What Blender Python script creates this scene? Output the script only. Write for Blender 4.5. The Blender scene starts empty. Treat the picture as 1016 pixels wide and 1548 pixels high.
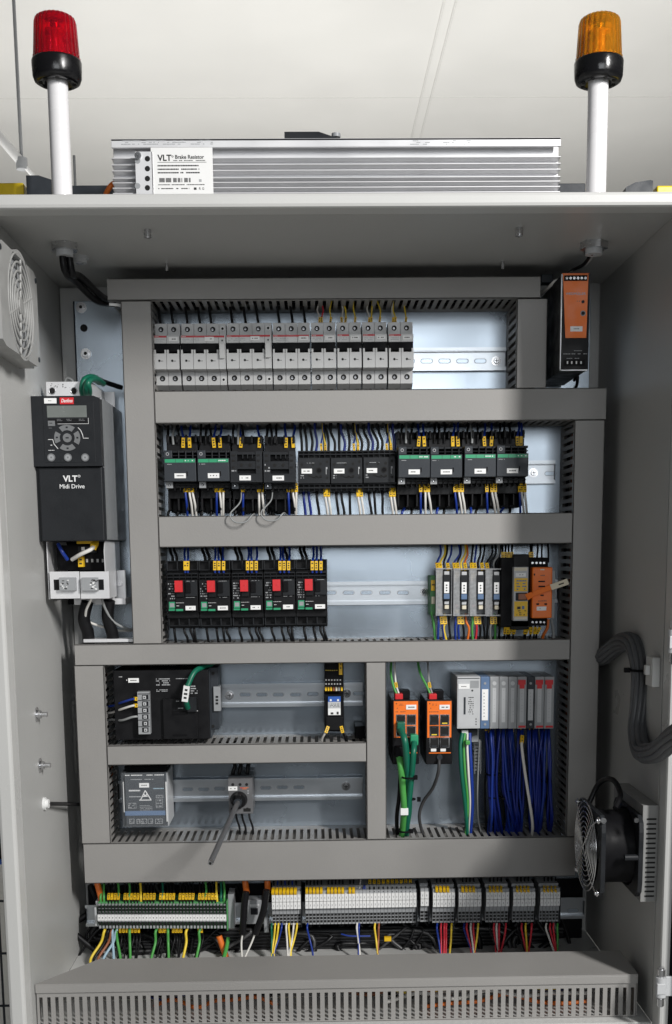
import bpy, math, random
from mathutils import Vector, Matrix
rnd = random.Random(7)
S = bpy.context.scene
COL = S.collection
# ------------------------------------------------------------------ camera
F, CY, PIT, YAW, ROL, CAMY = 1750.0, 1097.6, .15055, .01859, .01003, -1.7
_f = Vector((math.sin(YAW)*math.cos(PIT), math.cos(YAW)*math.cos(PIT), -math.sin(PIT)))
_x = Vector((math.cos(YAW), -math.sin(YAW), 0)); _d = _f.cross(_x)
_r = _x*math.cos(ROL)+_d*math.sin(ROL); _dn = -_x*math.sin(ROL)+_d*math.cos(ROL)
cd = bpy.data.cameras.new('camera'); cam = bpy.data.objects.new('camera', cd); COL.objects.link(cam)
cam.matrix_world = Matrix.Translation((0, CAMY, 0)) @ Matrix((_r, -_dn, -_f)).transposed().to_4x4()
cd.sensor_fit = 'VERTICAL'; cd.sensor_height = 36; cd.lens = F/1548*36
cd.shift_y = (CY-774)/1548; cd.clip_end = 200; cd.clip_start = .02
S.camera = cam
# ------------------------------------------------------------------ world, lamps, exposure
w = bpy.data.worlds.new('World'); S.world = w; w.use_nodes = True
bg = w.node_tree.nodes['Background']; bg.inputs[0].default_value = (.88, .94, 1, 1); bg.inputs[1].default_value = .045
def area(name, loc, target, sx, sy, power, col=(1, 1, 1)):
    l = bpy.data.lights.new(name, 'AREA'); l.shape = 'RECTANGLE'; l.size = sx; l.size_y = sy; l.energy = power; l.color = col
    o = bpy.data.objects.new(name, l); COL.objects.link(o); o.location = loc
    o.rotation_euler = (Vector(target)-Vector(loc)).to_track_quat('-Z', 'Y').to_euler(); return o
area('key_lamp', (1.55, -2.30, 1.22), (0, 0, -.2), .2, .7, 92, (1, .985, .965))
area('front_fill', (.35, -4.0, .62), (0, 0, 0), 1.7, 1.1, 27, (.93, .965, 1))  # added soft fill for frontal ambient light and the plate's reflections
area('hall_lamp', (0, 5.5, .6), (0, 7.5, 4), 6, 4, 142, (1, .985, .96))  # added unseen fill, aimed up to brighten the hall ceiling
S.view_settings.view_transform = 'Standard'; S.view_settings.look = 'None'
S.view_settings.exposure = 0; S.view_settings.gamma = 1
# ------------------------------------------------------------------ pixel helpers (a point of the photo at a real depth Y)
def ray(px, py):
    a, b = (px-508)/F, (py-CY)/F
    return _r*a+_dn*b+_f
def at(px, py, Y):
    d = ray(px, py); k = (Y-CAMY)/d.y; return Vector((d.x*k, Y, d.z*k))
def atZ(px, py, Z):
    d = ray(px, py); k = Z/d.z; return Vector((d.x*k, CAMY+d.y*k, Z))
def atX(px, py, X):
    d = ray(px, py); k = X/d.x; return Vector((X, CAMY+d.y*k, d.z*k))
def rc(x0, y0, x1, y1, Y):
    xm, ym = (x0+x1)/2, (y0+y1)/2
    return at(x0, ym, Y).x, at(x1, ym, Y).x, at(xm, y1, Y).z, at(xm, y0, Y).z
# ------------------------------------------------------------------ materials
def mat(name, col, rough=.5, metal=0., var=.06, scale=60, bump=0., bscale=400, trans=0., alpha=1., emit=None, spec=.5, rvar=.12, coat=0.):
    m = bpy.data.materials.new(name); m.use_nodes = True; nt = m.node_tree; b = nt.nodes['Principled BSDF']
    b.inputs['Metallic'].default_value = metal; b.inputs['Roughness'].default_value = rough
    b.inputs['Transmission Weight'].default_value = trans; b.inputs['Alpha'].default_value = alpha
    b.inputs['Specular IOR Level'].default_value = spec; b.inputs['Coat Weight'].default_value = coat
    c = (*col, 1); b.inputs['Base Color'].default_value = c
    if emit: b.inputs['Emission Color'].default_value = (*col, 1); b.inputs['Emission Strength'].default_value = emit
    tc = nt.nodes.new('ShaderNodeTexCoord')
    if var or rvar:
        n = nt.nodes.new('ShaderNodeTexNoise'); n.inputs['Scale'].default_value = scale; n.inputs['Detail'].default_value = 5
        nt.links.new(tc.outputs['Object'], n.inputs['Vector'])
        if var:
            mx = nt.nodes.new('ShaderNodeMix'); mx.data_type = 'RGBA'
            mx.inputs[6].default_value = (*[min(1, v*(1-var*2)) for v in col], 1); mx.inputs[7].default_value = (*[min(1, v*(1+var*2)) for v in col], 1)
            nt.links.new(n.outputs['Fac'], mx.inputs[0]); nt.links.new(mx.outputs[2], b.inputs['Base Color'])
        if rvar:
            mr = nt.nodes.new('ShaderNodeMapRange'); mr.inputs[1].default_value = .3; mr.inputs[2].default_value = .7
            mr.inputs[3].default_value = max(.03, rough-rvar); mr.inputs[4].default_value = min(1, rough+rvar)
            nt.links.new(n.outputs['Fac'], mr.inputs[0]); nt.links.new(mr.outputs[0], b.inputs['Roughness'])
    if bump:
        n2 = nt.nodes.new('ShaderNodeTexNoise'); n2.inputs['Scale'].default_value = bscale; n2.inputs['Detail'].default_value = 2
        nt.links.new(tc.outputs['Object'], n2.inputs['Vector'])
        bp = nt.nodes.new('ShaderNodeBump'); bp.inputs['Strength'].default_value = bump; bp.inputs['Distance'].default_value = .0006
        nt.links.new(n2.outputs['Fac'], bp.inputs['Height']); nt.links.new(bp.outputs[0], b.inputs['Normal'])
    return m
def zinc():
    m = mat('zinc_plate', (.43, .49, .55), .28, .88, var=.07, scale=4, rvar=.09)
    nt = m.node_tree; b = nt.nodes['Principled BSDF']; tc = [n for n in nt.nodes if n.type == 'TEX_COORD'][0]
    v = nt.nodes.new('ShaderNodeTexNoise'); v.inputs['Scale'].default_value = 14
    nt.links.new(tc.outputs['Object'], v.inputs['Vector'])
    bp = nt.nodes.new('ShaderNodeBump'); bp.inputs['Strength'].default_value = .06; bp.inputs['Distance'].default_value = .002
    nt.links.new(v.outputs['Fac'], bp.inputs['Height']); nt.links.new(bp.outputs[0], b.inputs['Normal'])
    return m
paint = mat('cabinet_paint', (.44, .44, .428), .42, bump=.5, bscale=600, var=.035, scale=4, rvar=.15)
rim = mat('rim_paint', (.56, .56, .545), .35, bump=.2, bscale=900, var=.02, scale=6)
ductm = mat('duct_pvc', (.285, .276, .264), .50, bump=.22, bscale=500, var=.05, scale=7, rvar=.16)
zplate = zinc()
zrail = mat('rail_zinc', (.55, .58, .61), .30, .85, var=.02, scale=6, rvar=.04)
steel = mat('steel', (.62, .62, .63), .25, 1, var=.08)
screwm = mat('screw_metal', (.30, .30, .31), .35, .8)
glossb = mat('glossy_black', (.008, .008, .009), .22, bump=.1, spec=.5)
alu = mat('aluminium', (.74, .74, .75), .4, .35, var=.03, scale=12)
black = mat('black_plastic', (.009, .009, .010), .42, var=.15, bump=.1, spec=.16)
blackm = mat('black_matt', (.005, .005, .006), .6, var=.1, spec=.12)
dgrey = mat('dark_grey_plastic', (.016, .0175, .020), .42, var=.1, bump=.15, spec=.2)
dgrey2 = mat('charcoal_plastic', (.033, .038, .045), .42, var=.1, bump=.15, spec=.25)
hole = mat('hole_black', (.004, .004, .004), .8, var=0, rvar=0)
mgrey = mat('mid_grey_plastic', (.30, .31, .32), .45, var=.05, bump=.1)
keyg = mat('key_grey', (.16, .165, .17), .4, var=.05)
swg = mat('switch_grey', (.13, .13, .135), .45, var=.05, bump=.1)
brk = mat('breaker_grey', (.60, .60, .595), .4, var=.04, bump=.1)
lgrey = mat('light_grey_plastic', (.50, .51, .52), .42, var=.04, bump=.1)
tgrey = mat('terminal_grey', (.33, .34, .35), .45, var=.05, bump=.1)
white = mat('white_plastic', (.80, .80, .79), .4, var=.02)
wlabel = mat('label_white', (.85, .85, .84), .5, var=.02, rvar=0)
ink = mat('ink_black', (.02, .02, .02), .6, var=0, rvar=0)
inkg = mat('print_grey', (.42, .43, .44), .6, var=0, rvar=0)
wink = mat('ink_white', (.8, .8, .8), .5, var=0, rvar=0)
red = mat('red_plastic', (.62, .015, .02), .38, var=.05)
stripe = mat('red_stripe', (.52, .02, .03), .45, var=.04)
green = mat('green_plastic', (.02, .30, .14), .45, var=.08)
tgreen = mat('terminal_green', (.08, .30, .10), .45, var=.1)
orange = mat('orange_plastic', (.88, .18, .012), .42, var=.05, bump=.1)
yellow = mat('yellow_tag', (.82, .50, .01), .45, var=.08)
yellowp = mat('yellow_paint', (.85, .60, .01), .4)
bluep = mat('blue_grey_plastic', (.10, .17, .30), .42, var=.06)
blueb = mat('blue_plastic', (.02, .10, .42), .42, var=.06)
cream = mat('cream_plastic', (.70, .64, .50), .5)
display = mat('display', (.16, .175, .165), .2, var=.03)
clear = mat('clear_cover', (.75, .80, .85), .12, alpha=.05, var=0, rvar=.05)
clearg = mat('smoky_clear', (.42, .43, .44), .22, alpha=.55, var=.2, scale=300)
redlens = mat('red_lens', (.92, .02, .06), .07, trans=.88, var=0, rvar=.02)
amblens = mat('amber_lens', (1., .50, .035), .07, trans=.85, var=0, rvar=.02)
basem = mat('fan_base_plastic', (.22, .22, .215), .5, bump=.1)
ventm = mat('vent_plastic', (.34, .34, .33), .45, bump=.1)
poleM = mat('pole_white', (.86, .85, .86), .3, var=.01)
conduit = mat('conduit_grey', (.095, .098, .104), .5, var=.12, scale=90)
wk = mat('wire_black', (.008, .008, .009), .38, var=0, rvar=0, spec=.25)
wb = mat('wire_blue', (.008, .035, .26), .38, var=0, rvar=0)
wdb = mat('wire_royal', (.006, .02, .20), .35, var=0, rvar=0)
ww = mat('wire_white', (.72, .70, .66), .42, var=0, rvar=0)
wgr = mat('wire_grey', (.30, .31, .31), .42, var=0, rvar=0)
wr = mat('wire_red', (.60, .03, .05), .4, var=0, rvar=0)
wy = mat('wire_yellow', (.85, .62, .05), .42, var=0, rvar=0)
wg = mat('wire_green', (.075, .34, .07), .42, var=0, rvar=0)
wdg = mat('wire_dark_green', (.004, .13, .075), .4, var=0, rvar=0)
wo = mat('wire_orange', (.75, .17, .02), .42, var=0, rvar=0)
wbr = mat('wire_brown', (.30, .10, .04), .42, var=0, rvar=0)
wlb = mat('wire_pale_blue', (.35, .50, .60), .42, var=0, rvar=0)
# ------------------------------------------------------------------ mesh builder
class MB:
    def __init__(s): s.v = []; s.f = []; s.m = []; s.sm = []; s.mats = []
    def mi(s, m):
        if m not in s.mats: s.mats.append(m)
        return s.mats.index(m)
    def add(s, vs, fs, m, smooth=False):
        b = len(s.v); i = s.mi(m); s.v += [tuple(v) for v in vs]
        for f in fs: s.f.append([b+k for k in f]); s.m.append(i); s.sm.append(smooth)
        return s
    def box(s, x0, x1, y0, y1, z0, z1, m):
        x0, x1 = sorted((x0, x1)); y0, y1 = sorted((y0, y1)); z0, z1 = sorted((z0, z1))
        vs = [(x, y, z) for x in (x0, x1) for y in (y0, y1) for z in (z0, z1)]
        return s.add(vs, [(0, 1, 3, 2), (4, 6, 7, 5), (0, 4, 5, 1), (2, 3, 7, 6), (0, 2, 6, 4), (1, 5, 7, 3)], m)
    def prism(s, pts, axis, a, b, m, smooth=False):
        # pts: 2d outline; axis 'x': (y,z); 'y': (x,z); 'z': (x,y)
        def P(p, t): return {'x': (t, p[0], p[1]), 'y': (p[0], t, p[1]), 'z': (p[0], p[1], t)}[axis]
        n = len(pts); vs = [P(p, a) for p in pts]+[P(p, b) for p in pts]
        fs = [(i, (i+1) % n, n+(i+1) % n, n+i) for i in range(n)]
        s.add(vs, fs, m, smooth); return s.add(vs, [tuple(range(n))[::-1], tuple(range(n, 2*n))], m)
    def cyl(s, p0, p1, r, m, seg=16, r1=None, caps=True):
        p0, p1 = Vector(p0), Vector(p1); ax = (p1-p0).normalized(); r1 = r if r1 is None else r1
        u = ax.orthogonal().normalized(); w_ = ax.cross(u)
        vs = []
        for c, rr in ((p0, r), (p1, r1)):
            for i in range(seg):
                t = 2*math.pi*i/seg; vs.append(c+(u*math.cos(t)+w_*math.sin(t))*rr)
        s.add(vs, [(i, (i+1) % seg, seg+(i+1) % seg, seg+i) for i in range(seg)], m, True)
        if caps: s.add(vs, [tuple(range(seg))[::-1], tuple(range(seg, 2*seg))], m)
        return s
    def tube(s, pts, r, m, seg=8, caps=True, rib=None):
        pts = [Vector(p) for p in pts]; n = len(pts); vs = []; u = None
        for i, p in enumerate(pts):
            t = (pts[min(i+1, n-1)]-pts[max(i-1, 0)]).normalized()
            u = (t.orthogonal() if u is None else (u-t*u.dot(t))).normalized(); q = t.cross(u)
            rr = (r[i] if isinstance(r, (list, tuple)) else r)*(1 if not rib else (1+rib*(i % 2)))
            for k in range(seg):
                a = 2*math.pi*k/seg; vs.append(p+(u*math.cos(a)+q*math.sin(a))*rr)
        fs = [(i*seg+k, i*seg+(k+1) % seg, (i+1)*seg+(k+1) % seg, (i+1)*seg+k) for i in range(n-1) for k in range(seg)]
        s.add(vs, fs, m, True)
        if caps: s.add(vs, [tuple(range(seg))[::-1], tuple(range((n-1)*seg, n*seg))], m)
        return s
    def ring(s, c, axis, R, r, m, seg=40, rs=6, sq=1.):
        c = Vector(c); ax = {'x': (Vector((0, 1, 0)), Vector((0, 0, 1))), 'y': (Vector((1, 0, 0)), Vector((0, 0, 1))), 'z': (Vector((1, 0, 0)), Vector((0, 1, 0)))}[axis]
        n = ax[0].cross(ax[1]); vs = []; fs = []
        for i in range(seg):
            t = 2*math.pi*i/seg; d = ax[0]*math.cos(t)*sq+ax[1]*math.sin(t)
            for k in range(rs):
                a = 2*math.pi*k/rs; vs.append(c+d*(R+r*math.cos(a))+n*r*math.sin(a))
        for i in range(seg):
            for k in range(rs): fs.append((i*rs+k, i*rs+(k+1) % rs, ((i+1) % seg)*rs+(k+1) % rs, ((i+1) % seg)*rs+k))
        return s.add(vs, fs, m, True)
    def lathe(s, c, prof, m, seg=32, ribs=0, amp=0.):
        vs = []; n = len(prof)
        for i in range(seg):
            t = 2*math.pi*i/seg; k = 1+amp*(abs(math.sin(ribs*t/2))-.5 if ribs else 0)
            for r, z in prof: vs.append((c[0]+r*k*math.cos(t), c[1]+r*k*math.sin(t), c[2]+z))
        fs = [(i*n+j, ((i+1) % seg)*n+j, ((i+1) % seg)*n+j+1, i*n+j+1) for i in range(seg) for j in range(n-1)]
        return s.add(vs, fs, m, True)
    def bars(s, x0, x1, z0, z1, y, rows, m, dens=.75, wmin=.0006, wmax=.003, th=.00015):
        # print too small to read: short dashes
        h = (z1-z0)/rows
        for r in range(rows):
            x = x0
            while x < x1:
                wd = rnd.uniform(wmin, wmax)
                if rnd.random() < dens: s.box(x, min(x+wd, x1), y-th, y, z0+h*(r+.28), z0+h*(r+.75), m)
                x += wd+.0004
        return s
    def screw(s, x, y, z, r, m=None, ringm=None):
        # dark terminal hole facing -Y with a slotted screw head inside
        s.cyl((x, y+.0005, z), (x, y-.0002, z), r, hole, 14); s.cyl((x-r*.12, y, z-r*.1), (x-r*.12, y-.0004, z-r*.1), r*.45, m or screwm, 12)
        s.box(x-r*.5, x+r*.5, y-.0005, y-.0003, z-r*.1, z+r*.1, hole); return s
def link(m, name, parent=None, origin=None, bevel=0., smooth_all=False):
    o0 = Vector(origin) if origin is not None else Vector((0, 0, 0))
    me = bpy.data.meshes.new(name); me.from_pydata([tuple(Vector(v)-o0) for v in m.v], [], m.f)
    for x in m.mats: me.materials.append(x)
    me.polygons.foreach_set('material_index', m.m); me.polygons.foreach_set('use_smooth', [True]*len(m.sm) if smooth_all else m.sm); me.update()
    o = bpy.data.objects.new(name, me); COL.objects.link(o)
    if bevel:
        b = o.modifiers.new('bevel', 'BEVEL'); b.width = bevel; b.segments = 2; b.limit_method = 'ANGLE'; b.angle_limit = math.radians(50); b.harden_normals = False
    if parent: o.parent = parent
    return o
def props(o, label=None, cat=None, group=None, kind=None):
    if label: o['label'] = label
    if cat: o['category'] = cat
    if group: o['group'] = group
    if kind: o['kind'] = kind
    return o
def solo(m, name, label, cat, group=None, kind=None, bevel=0.):
    xs = [v[0] for v in m.v]; ys = [v[1] for v in m.v]; zs = [v[2] for v in m.v]
    c = ((min(xs)+max(xs))/2, (min(ys)+max(ys))/2, min(zs)); o = link(m, name, None, c, bevel); o.location = c
    return props(o, label, cat, group, kind)
class Thing:
    def __init__(s, name, label, cat, loc=(0, 0, 0), group=None):
        s.o = bpy.data.objects.new(name, None); s.o.empty_display_size = .01; COL.objects.link(s.o); s.o.location = loc; s.L = Vector(loc)
        props(s.o, label, cat, group)
        if cat in ('circuit breaker', 'contactor', 'motor starter', 'relay block', 'fuse terminal'): s.o.rotation_euler = (rnd.uniform(-.006, .006), rnd.uniform(-.005, .005), rnd.uniform(-.006, .006))
    def part(s, name, m, bevel=0., parent=None, label=None, local=False):
        o = link(m, name, parent or s.o, None if local else s.L, bevel)
        if label: o['label'] = label
        return o
def dup(root, loc, label, group=None):
    def rec(o, par):
        c = o.copy(); COL.objects.link(c)
        if par: c.parent = par
        for ch in o.children: rec(ch, c)
        return c
    kids = list(root.children); c = root.copy(); COL.objects.link(c); c.location = loc
    for k in kids: rec(k, c)
    c['label'] = label
    if group: c['group'] = group
    return c
def text(body, size, x, y, z, m, align='CENTER', shear=0., weight=0., rotx=math.pi/2, mb=None, sx=1.):
    cu = bpy.data.curves.new('t', 'FONT'); cu.body = body; cu.size = size; cu.align_x = align; cu.align_y = 'CENTER'; cu.shear = shear; cu.offset = weight; cu.extrude = .00012; cu.resolution_u = 3
    o = bpy.data.objects.new('t', cu); COL.objects.link(o); dg = bpy.context.evaluated_depsgraph_get(); me = o.evaluated_get(dg).to_mesh()
    M = Matrix.Translation((x, y, z)) @ Matrix.Rotation(rotx, 4, 'X')
    mb.add([M @ Vector((v.co.x*sx, v.co.y, v.co.z)) for v in me.vertices], [tuple(p.vertices) for p in me.polygons], m)
    o.evaluated_get(dg).to_mesh_clear(); bpy.data.objects.remove(o); bpy.data.curves.remove(cu); return mb
ORD = ['first', 'second', 'third', 'fourth', 'fifth', 'sixth', 'seventh', 'eighth', 'ninth', 'tenth', 'eleventh', 'twelfth']
def spline(pts, n=6):
    P = [Vector(p) for p in pts]; P = [P[0]*2-P[1]]+P+[P[-1]*2-P[-2]]; out = []
    for i in range(1, len(P)-2):
        for k in range(n):
            t = k/n; a, b, c, d = P[i-1:i+3]
            out.append(.5*((2*b)+(c-a)*t+(2*a-5*b+4*c-d)*t*t+(3*b-3*c+d-a)*t**3))
    return out+[P[-2]]
def wire(pts, r, m, label, group=None, tag=None, name='wire', cat='wire', n=6, seg=7, tagm=None, tw=.0021, tl=.012):
    """tag: fraction along the path where a printed marker sleeve sits"""
    sp = spline(pts, n); o0 = sp[-1]; mb = MB().tube(sp, r, m, seg); o = link(mb, name, None, o0); o.location = o0; props(o, label, cat, group)
    for tg in ([] if tag is None else tag if isinstance(tag, (list, tuple)) else [tag]):
        i = max(1, min(len(sp)-2, int(tg*(len(sp)-1)))); c = sp[i]; t = (sp[i+1]-sp[i-1]).normalized(); q = t.cross(Vector((0, 1, 0))).normalized(); nn = Vector((0, 1, 0)) if abs(t.y) < .9 else Vector((0, 0, 1))
        nn = (nn-t*nn.dot(t)).normalized(); mt = MB(); h = tl/2
        vs = [c+t*a*h+q*b*tw+nn*d*tw*.9 for a in (-1, 1) for b in (-1, 1) for d in (-1, 1)]
        mt.add(vs, [(0, 1, 3, 2), (4, 6, 7, 5), (0, 4, 5, 1), (2, 3, 7, 6), (0, 2, 6, 4), (1, 5, 7, 3)], tagm or yellow)
        for a in (-.5, 0, .5):
            if rnd.random() < .85:
                e = rnd.uniform(.35, .6); vs = [c+t*(a+da)*h+q*b*tw*e-nn*(tw*.9+dd) for da in (-.13, .13) for b in (-1, 1) for dd in (.00002, .0002)]
                mt.add(vs, [(0, 1, 3, 2), (4, 6, 7, 5), (0, 4, 5, 1), (2, 3, 7, 6), (0, 2, 6, 4), (1, 5, 7, 3)], ink)
        link(mt, 'marker_sleeve', o, o0)
    return o
def plabel(t, x, z, y, wd=.0155, h=.0062, body='', m=wlabel):
    """small white stick-on tag with faint print"""
    p = MB().box(x-wd/2, x+wd/2, y-.0006, y, z-h/2, z+h/2, m)
    p.bars(x-wd*.3, x+wd*.3, z-h*.22, z+h*.22, y-.0006, 1, ink, .8, .0008, .0022)
    return t.part('name_tag', p, .0006)
# ------------------------------------------------------------------ the hall
ZC, XL, XR, YF, ZF = .374, -.355, .418, -.345, -.590
cm = mat('hall_ceiling', (.74, .735, .71), .7, var=.03, scale=1.5)
m = MB().box(-14, 14, .8, 26, 3.0, 3.1, cm); seam = mat('ceiling_seam', (.68, .675, .65), .7)
for x in (atZ(672, 0, 3).x, atZ(690, 0, 3).x): m.box(x-.006, x+.006, .8, 26, 2.994, 3.001, seam)
for y in (6.6, 12.4): m.box(-14, 14, y-.008, y+.008, 2.9985, 3.0005, seam)
props(link(m, 'ceiling'), kind='structure')
wm = mat('hall_wall', (.78, .78, .765), .8, var=.02, scale=1)
props(link(MB().box(-14, 14, 14, 14.2, -1.6, 3, wm), 'wall'), kind='structure')
fm = mat('hall_floor', (.62, .62, .60), .5, var=.05, scale=3)
props(link(MB().box(-14, 14, -8, 14, -1.62, -1.6, fm), 'floor'), kind='structure')
# hanging tubes at the upper left
hp = MB(); a = at(25, 100, 4.0); b = at(33, 246, 4.0); hp.cyl((a.x, 4, 3.0), b, .008, mgrey, 8); hp.cyl(b+Vector((0, 0, .02)), b-Vector((0, 0, .03)), .026, mgrey, 12)
c = at(-40, 160, 4.0); hp.cyl(c, b, .022, white, 12); d_ = at(52, 268, 4.0); hp.cyl(b, d_, .010, white, 10)
solo(hp, 'hanging_rod', 'thin grey hanging rod with sloping white tube in the hall, left of the red beacon', 'rod')
hp = MB(); a = at(112, 235, 3.); b = at(113, 300, 3.); hp.cyl(a, (b.x, 3, 0), .005, mgrey, 8)
solo(hp, 'thin_post', 'thin grey upright rod just right of the red beacon pole', 'rod')
# mesh fence and machine seen past the cabinet's left edge
fx = MB(); Y = 1.2
for i in range(9):
    x = at(26, 1400, Y).x-.05*i+.004; fx.cyl((x, Y, -1.6), (x, Y, -.15), .0035, dgrey2, 6)
for i in range(10):
    z = at(10, 1282+79*i, Y).z
    if z > -1.6: fx.cyl((at(26, 1400, Y).x-.5, Y-.006, z), (at(26, 1400, Y).x+.08, Y-.006, z), .0035, dgrey2, 6)
solo(fx, 'mesh_fence', 'dark wire mesh fence panel beyond the left side of the cabinet', 'fence')
t = Thing('machine', 'dark machine with blue foot edge beyond the left side of the cabinet', 'machine', at(0, 1310, .5))
x0, x1, z0, z1 = rc(-90, 1185, 12, 1265, .5); t.part('housing', MB().box(x0, x1, .5, .8, z0, z1, dgrey), .004)
x0, x1, z0, z1 = rc(-90, 1268, 15, 1300, .5); t.part('base', MB().box(x0, x1, .5, .8, z0, z1, blackm), .004)
x0, x1, z0, z1 = rc(-90, 1300, 15, 1308, .5); t.part('blue_edge', MB().box(x0, x1, .5, .8, z0, z1, blueb), .002)
x0, x1, z0, z1 = rc(-90, 1130, 10, 1185, .5); t.part('panel', MB().box(x0, x1, .52, .8, z0, z1, lgrey), .004)
# ------------------------------------------------------------------ the cabinet
T = .0022
cab = Thing('electrical_cabinet', 'open light grey steel electrical cabinet holding all the equipment', 'cabinet', (.03, -.15, ZF-.004))
OX0, OX1, OZ1, OZ0 = XL-.020, XR+.020, ZC+.014, ZF-.02
cab.part('back_panel', MB().box(XL-T, XR+T, .03, .032, ZF-T, ZC+T, paint))
for nm, x0, x1 in (('side_panel', XL-T, XL), ('side_panel', XR, XR+T)):
    cab.part(nm, MB().box(x0, x1, YF+.0203, .03, ZF+.0003, ZC-.0003, paint))
cab.part('roof_panel', MB().box(OX0+.0003, OX1-.0003, YF+.0203, .035, ZC, ZC+T, paint))
cab.part('floor_panel', MB().box(XL+.0002, XR-.0002, YF+.0203, .03, ZF-T, ZF, rim))
# folded front rim with rounded edges
def rimbar(p, q, w_, up):   # box bars
    pass
rm = MB(); rm.box(OX0, XL, YF-.012, YF+.02, OZ0, OZ1, rim); rm.box(XR, XR+.012, YF-.012, YF+.02, OZ0, OZ1, rim)
rm.box(OX0, OX1, YF-.0125, YF+.02, ZC-.001, ZC+.0145, rim); rm.box(OX0, OX1, YF-.0125, YF+.02, OZ0, ZF-.001, rim)
cab.part('front_rim', rm, .004)
cab.part('gasket', MB().box(XR+.0122, XR+.03, YF-.002, YF+.02, OZ0, OZ1, blackm), .001)
cab.part('outer_skin', MB().box(XR+.03, XR+.032, YF-.01, .03, OZ0, OZ1, paint)); cab.part('outer_skin', MB().box(OX0-T, OX0, YF+.02, .03, OZ0, OZ1, paint))
# inner back flange left and right of the mounting plate
for (a, b) in (((92, 436), (112, 700)),):
    pass
for pz in ((1012, 935, 1004), (993, 1462, 1521)):
    p = at(pz[0]+6, (pz[1]+pz[2])/2, YF-.02); z1 = at(1000, pz[1], YF-.02).z; z0 = at(1000, pz[2], YF-.02).z; h = z1-z0
    hg = MB().cyl((p.x, YF-.02, z0+h*.25), (p.x, YF-.02, z1-h*.25), .0065, lgrey, 16); hg.box(p.x, p.x+.02, YF-.02, YF-.016, z0+h*.25, z1-h*.25, lgrey)
    hg.box(p.x-.0065, p.x+.004, YF-.0275, YF-.02, z0+h*.35, z0+h*.62, lgrey)
    hp_ = cab.part('hinge', hg, .0008)
    pn = MB().cyl((p.x, YF-.02, z0), (p.x, YF-.02, z1), .0035, steel, 12); pn.cyl((p.x, YF-.02, z1-h*.2), (p.x, YF-.02, z1-h*.05), .0048, steel, 12); pn.cyl((p.x, YF-.02, z0+h*.02), (p.x, YF-.02, z0+h*.2), .0045, steel, 12)
    cab.part('hinge_pin', pn, parent=hp_)
dr = MB().box(0, .74, -.03, 0, OZ0, OZ1, paint)
drm = MB(); A_ = math.radians(-48); ox, oy = XR+.05, YF-.03
for v in dr.v: drm.v.append((ox+v[0]*math.cos(A_)-v[1]*math.sin(A_), oy+v[0]*math.sin(A_)+v[1]*math.cos(A_), v[2]))
drm.f, drm.m, drm.sm, drm.mats = dr.f, dr.m, dr.sm, dr.mats; cab.part('door', drm, .002)
# mounting plate
x0, _, _, zt = rc(110, 455, 110, 455, 0)[0], 0, 0, at(110, 455, 0).z; x1 = at(893, 480, 0).x
fl = MB(); xa = at(94, 640, .024).x; xb = at(909, 640, .024).x; fl.box(XL+.001, x0+.03, .022, .029, ZF+.01, at(94, 436, .024).z, paint); cab.part('rear_flange', fl, .001); fl = MB().box(x1-.03, XR-.004, .022, .029, ZF+.01, at(94, 430, .024).z, paint)
cab.part('rear_flange', fl, .001)
pl = MB().box(x0, x1, 0, .003, -.58, zt, zplate); pl.box(x0, x0+.003, 0, .02, -.58, zt, zplate)
plate = cab.part('mounting_plate', pl, .0008)
def slotmark(m, px, py, Y, w_, h, mm):
    p = at(px, py, Y); m.cyl((p.x, Y, p.z), (p.x, Y-.0006, p.z), w_, mm, 16)
for (px, py, k) in ((123, 465, 0), (127, 496, 1), (130, 535, 2)):
    p = at(px, py, 0); ms = MB()
    ms.cyl((p.x, .0, p.z), (p.x, -.0012, p.z), .0075 if k != 1 else .005, steel if k != 1 else hole, 20)
    if k != 1: ms.cyl((p.x, -.001, p.z), (p.x, -.005, p.z), .0048, steel, 6); ms.cyl((p.x, -.005, p.z), (p.x, -.0052, p.z), .0025, hole, 6)
    cab.part('plate_bolt' if k != 1 else 'plate_hole', ms, parent=plate)
# ceiling studs
for (px, py, r, h) in ((223, 347, .0042, .010), (785, 344, .0042, .010), (252, 398, .0022, .010), (760, 395, .0022, .010)):
    p = atZ(px, py, ZC); q = MB().cyl(p, p-Vector((0, 0, h)), r, steel, 14)
    for k in range(4): q.cyl(p-Vector((0, 0, h*(.3+.17*k))), p-Vector((0, 0, h*(.36+.17*k))), r*1.12, steel, 14)
    cab.part('threaded_stud', q)
for (px, py) in ((55, 1080), (60, 1157)):
    p = atX(px, py, XL); q = MB().cyl(p, p+Vector((.0015, 0, 0)), .0095, steel, 20); q.cyl(p+Vector((.0015, 0, 0)), p+Vector((.006, 0, 0)), .0058, steel, 6); q.cyl(p, p+Vector((.014, 0, 0)), .0032, steel, 12)
    cab.part('side_bolt', q)
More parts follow.
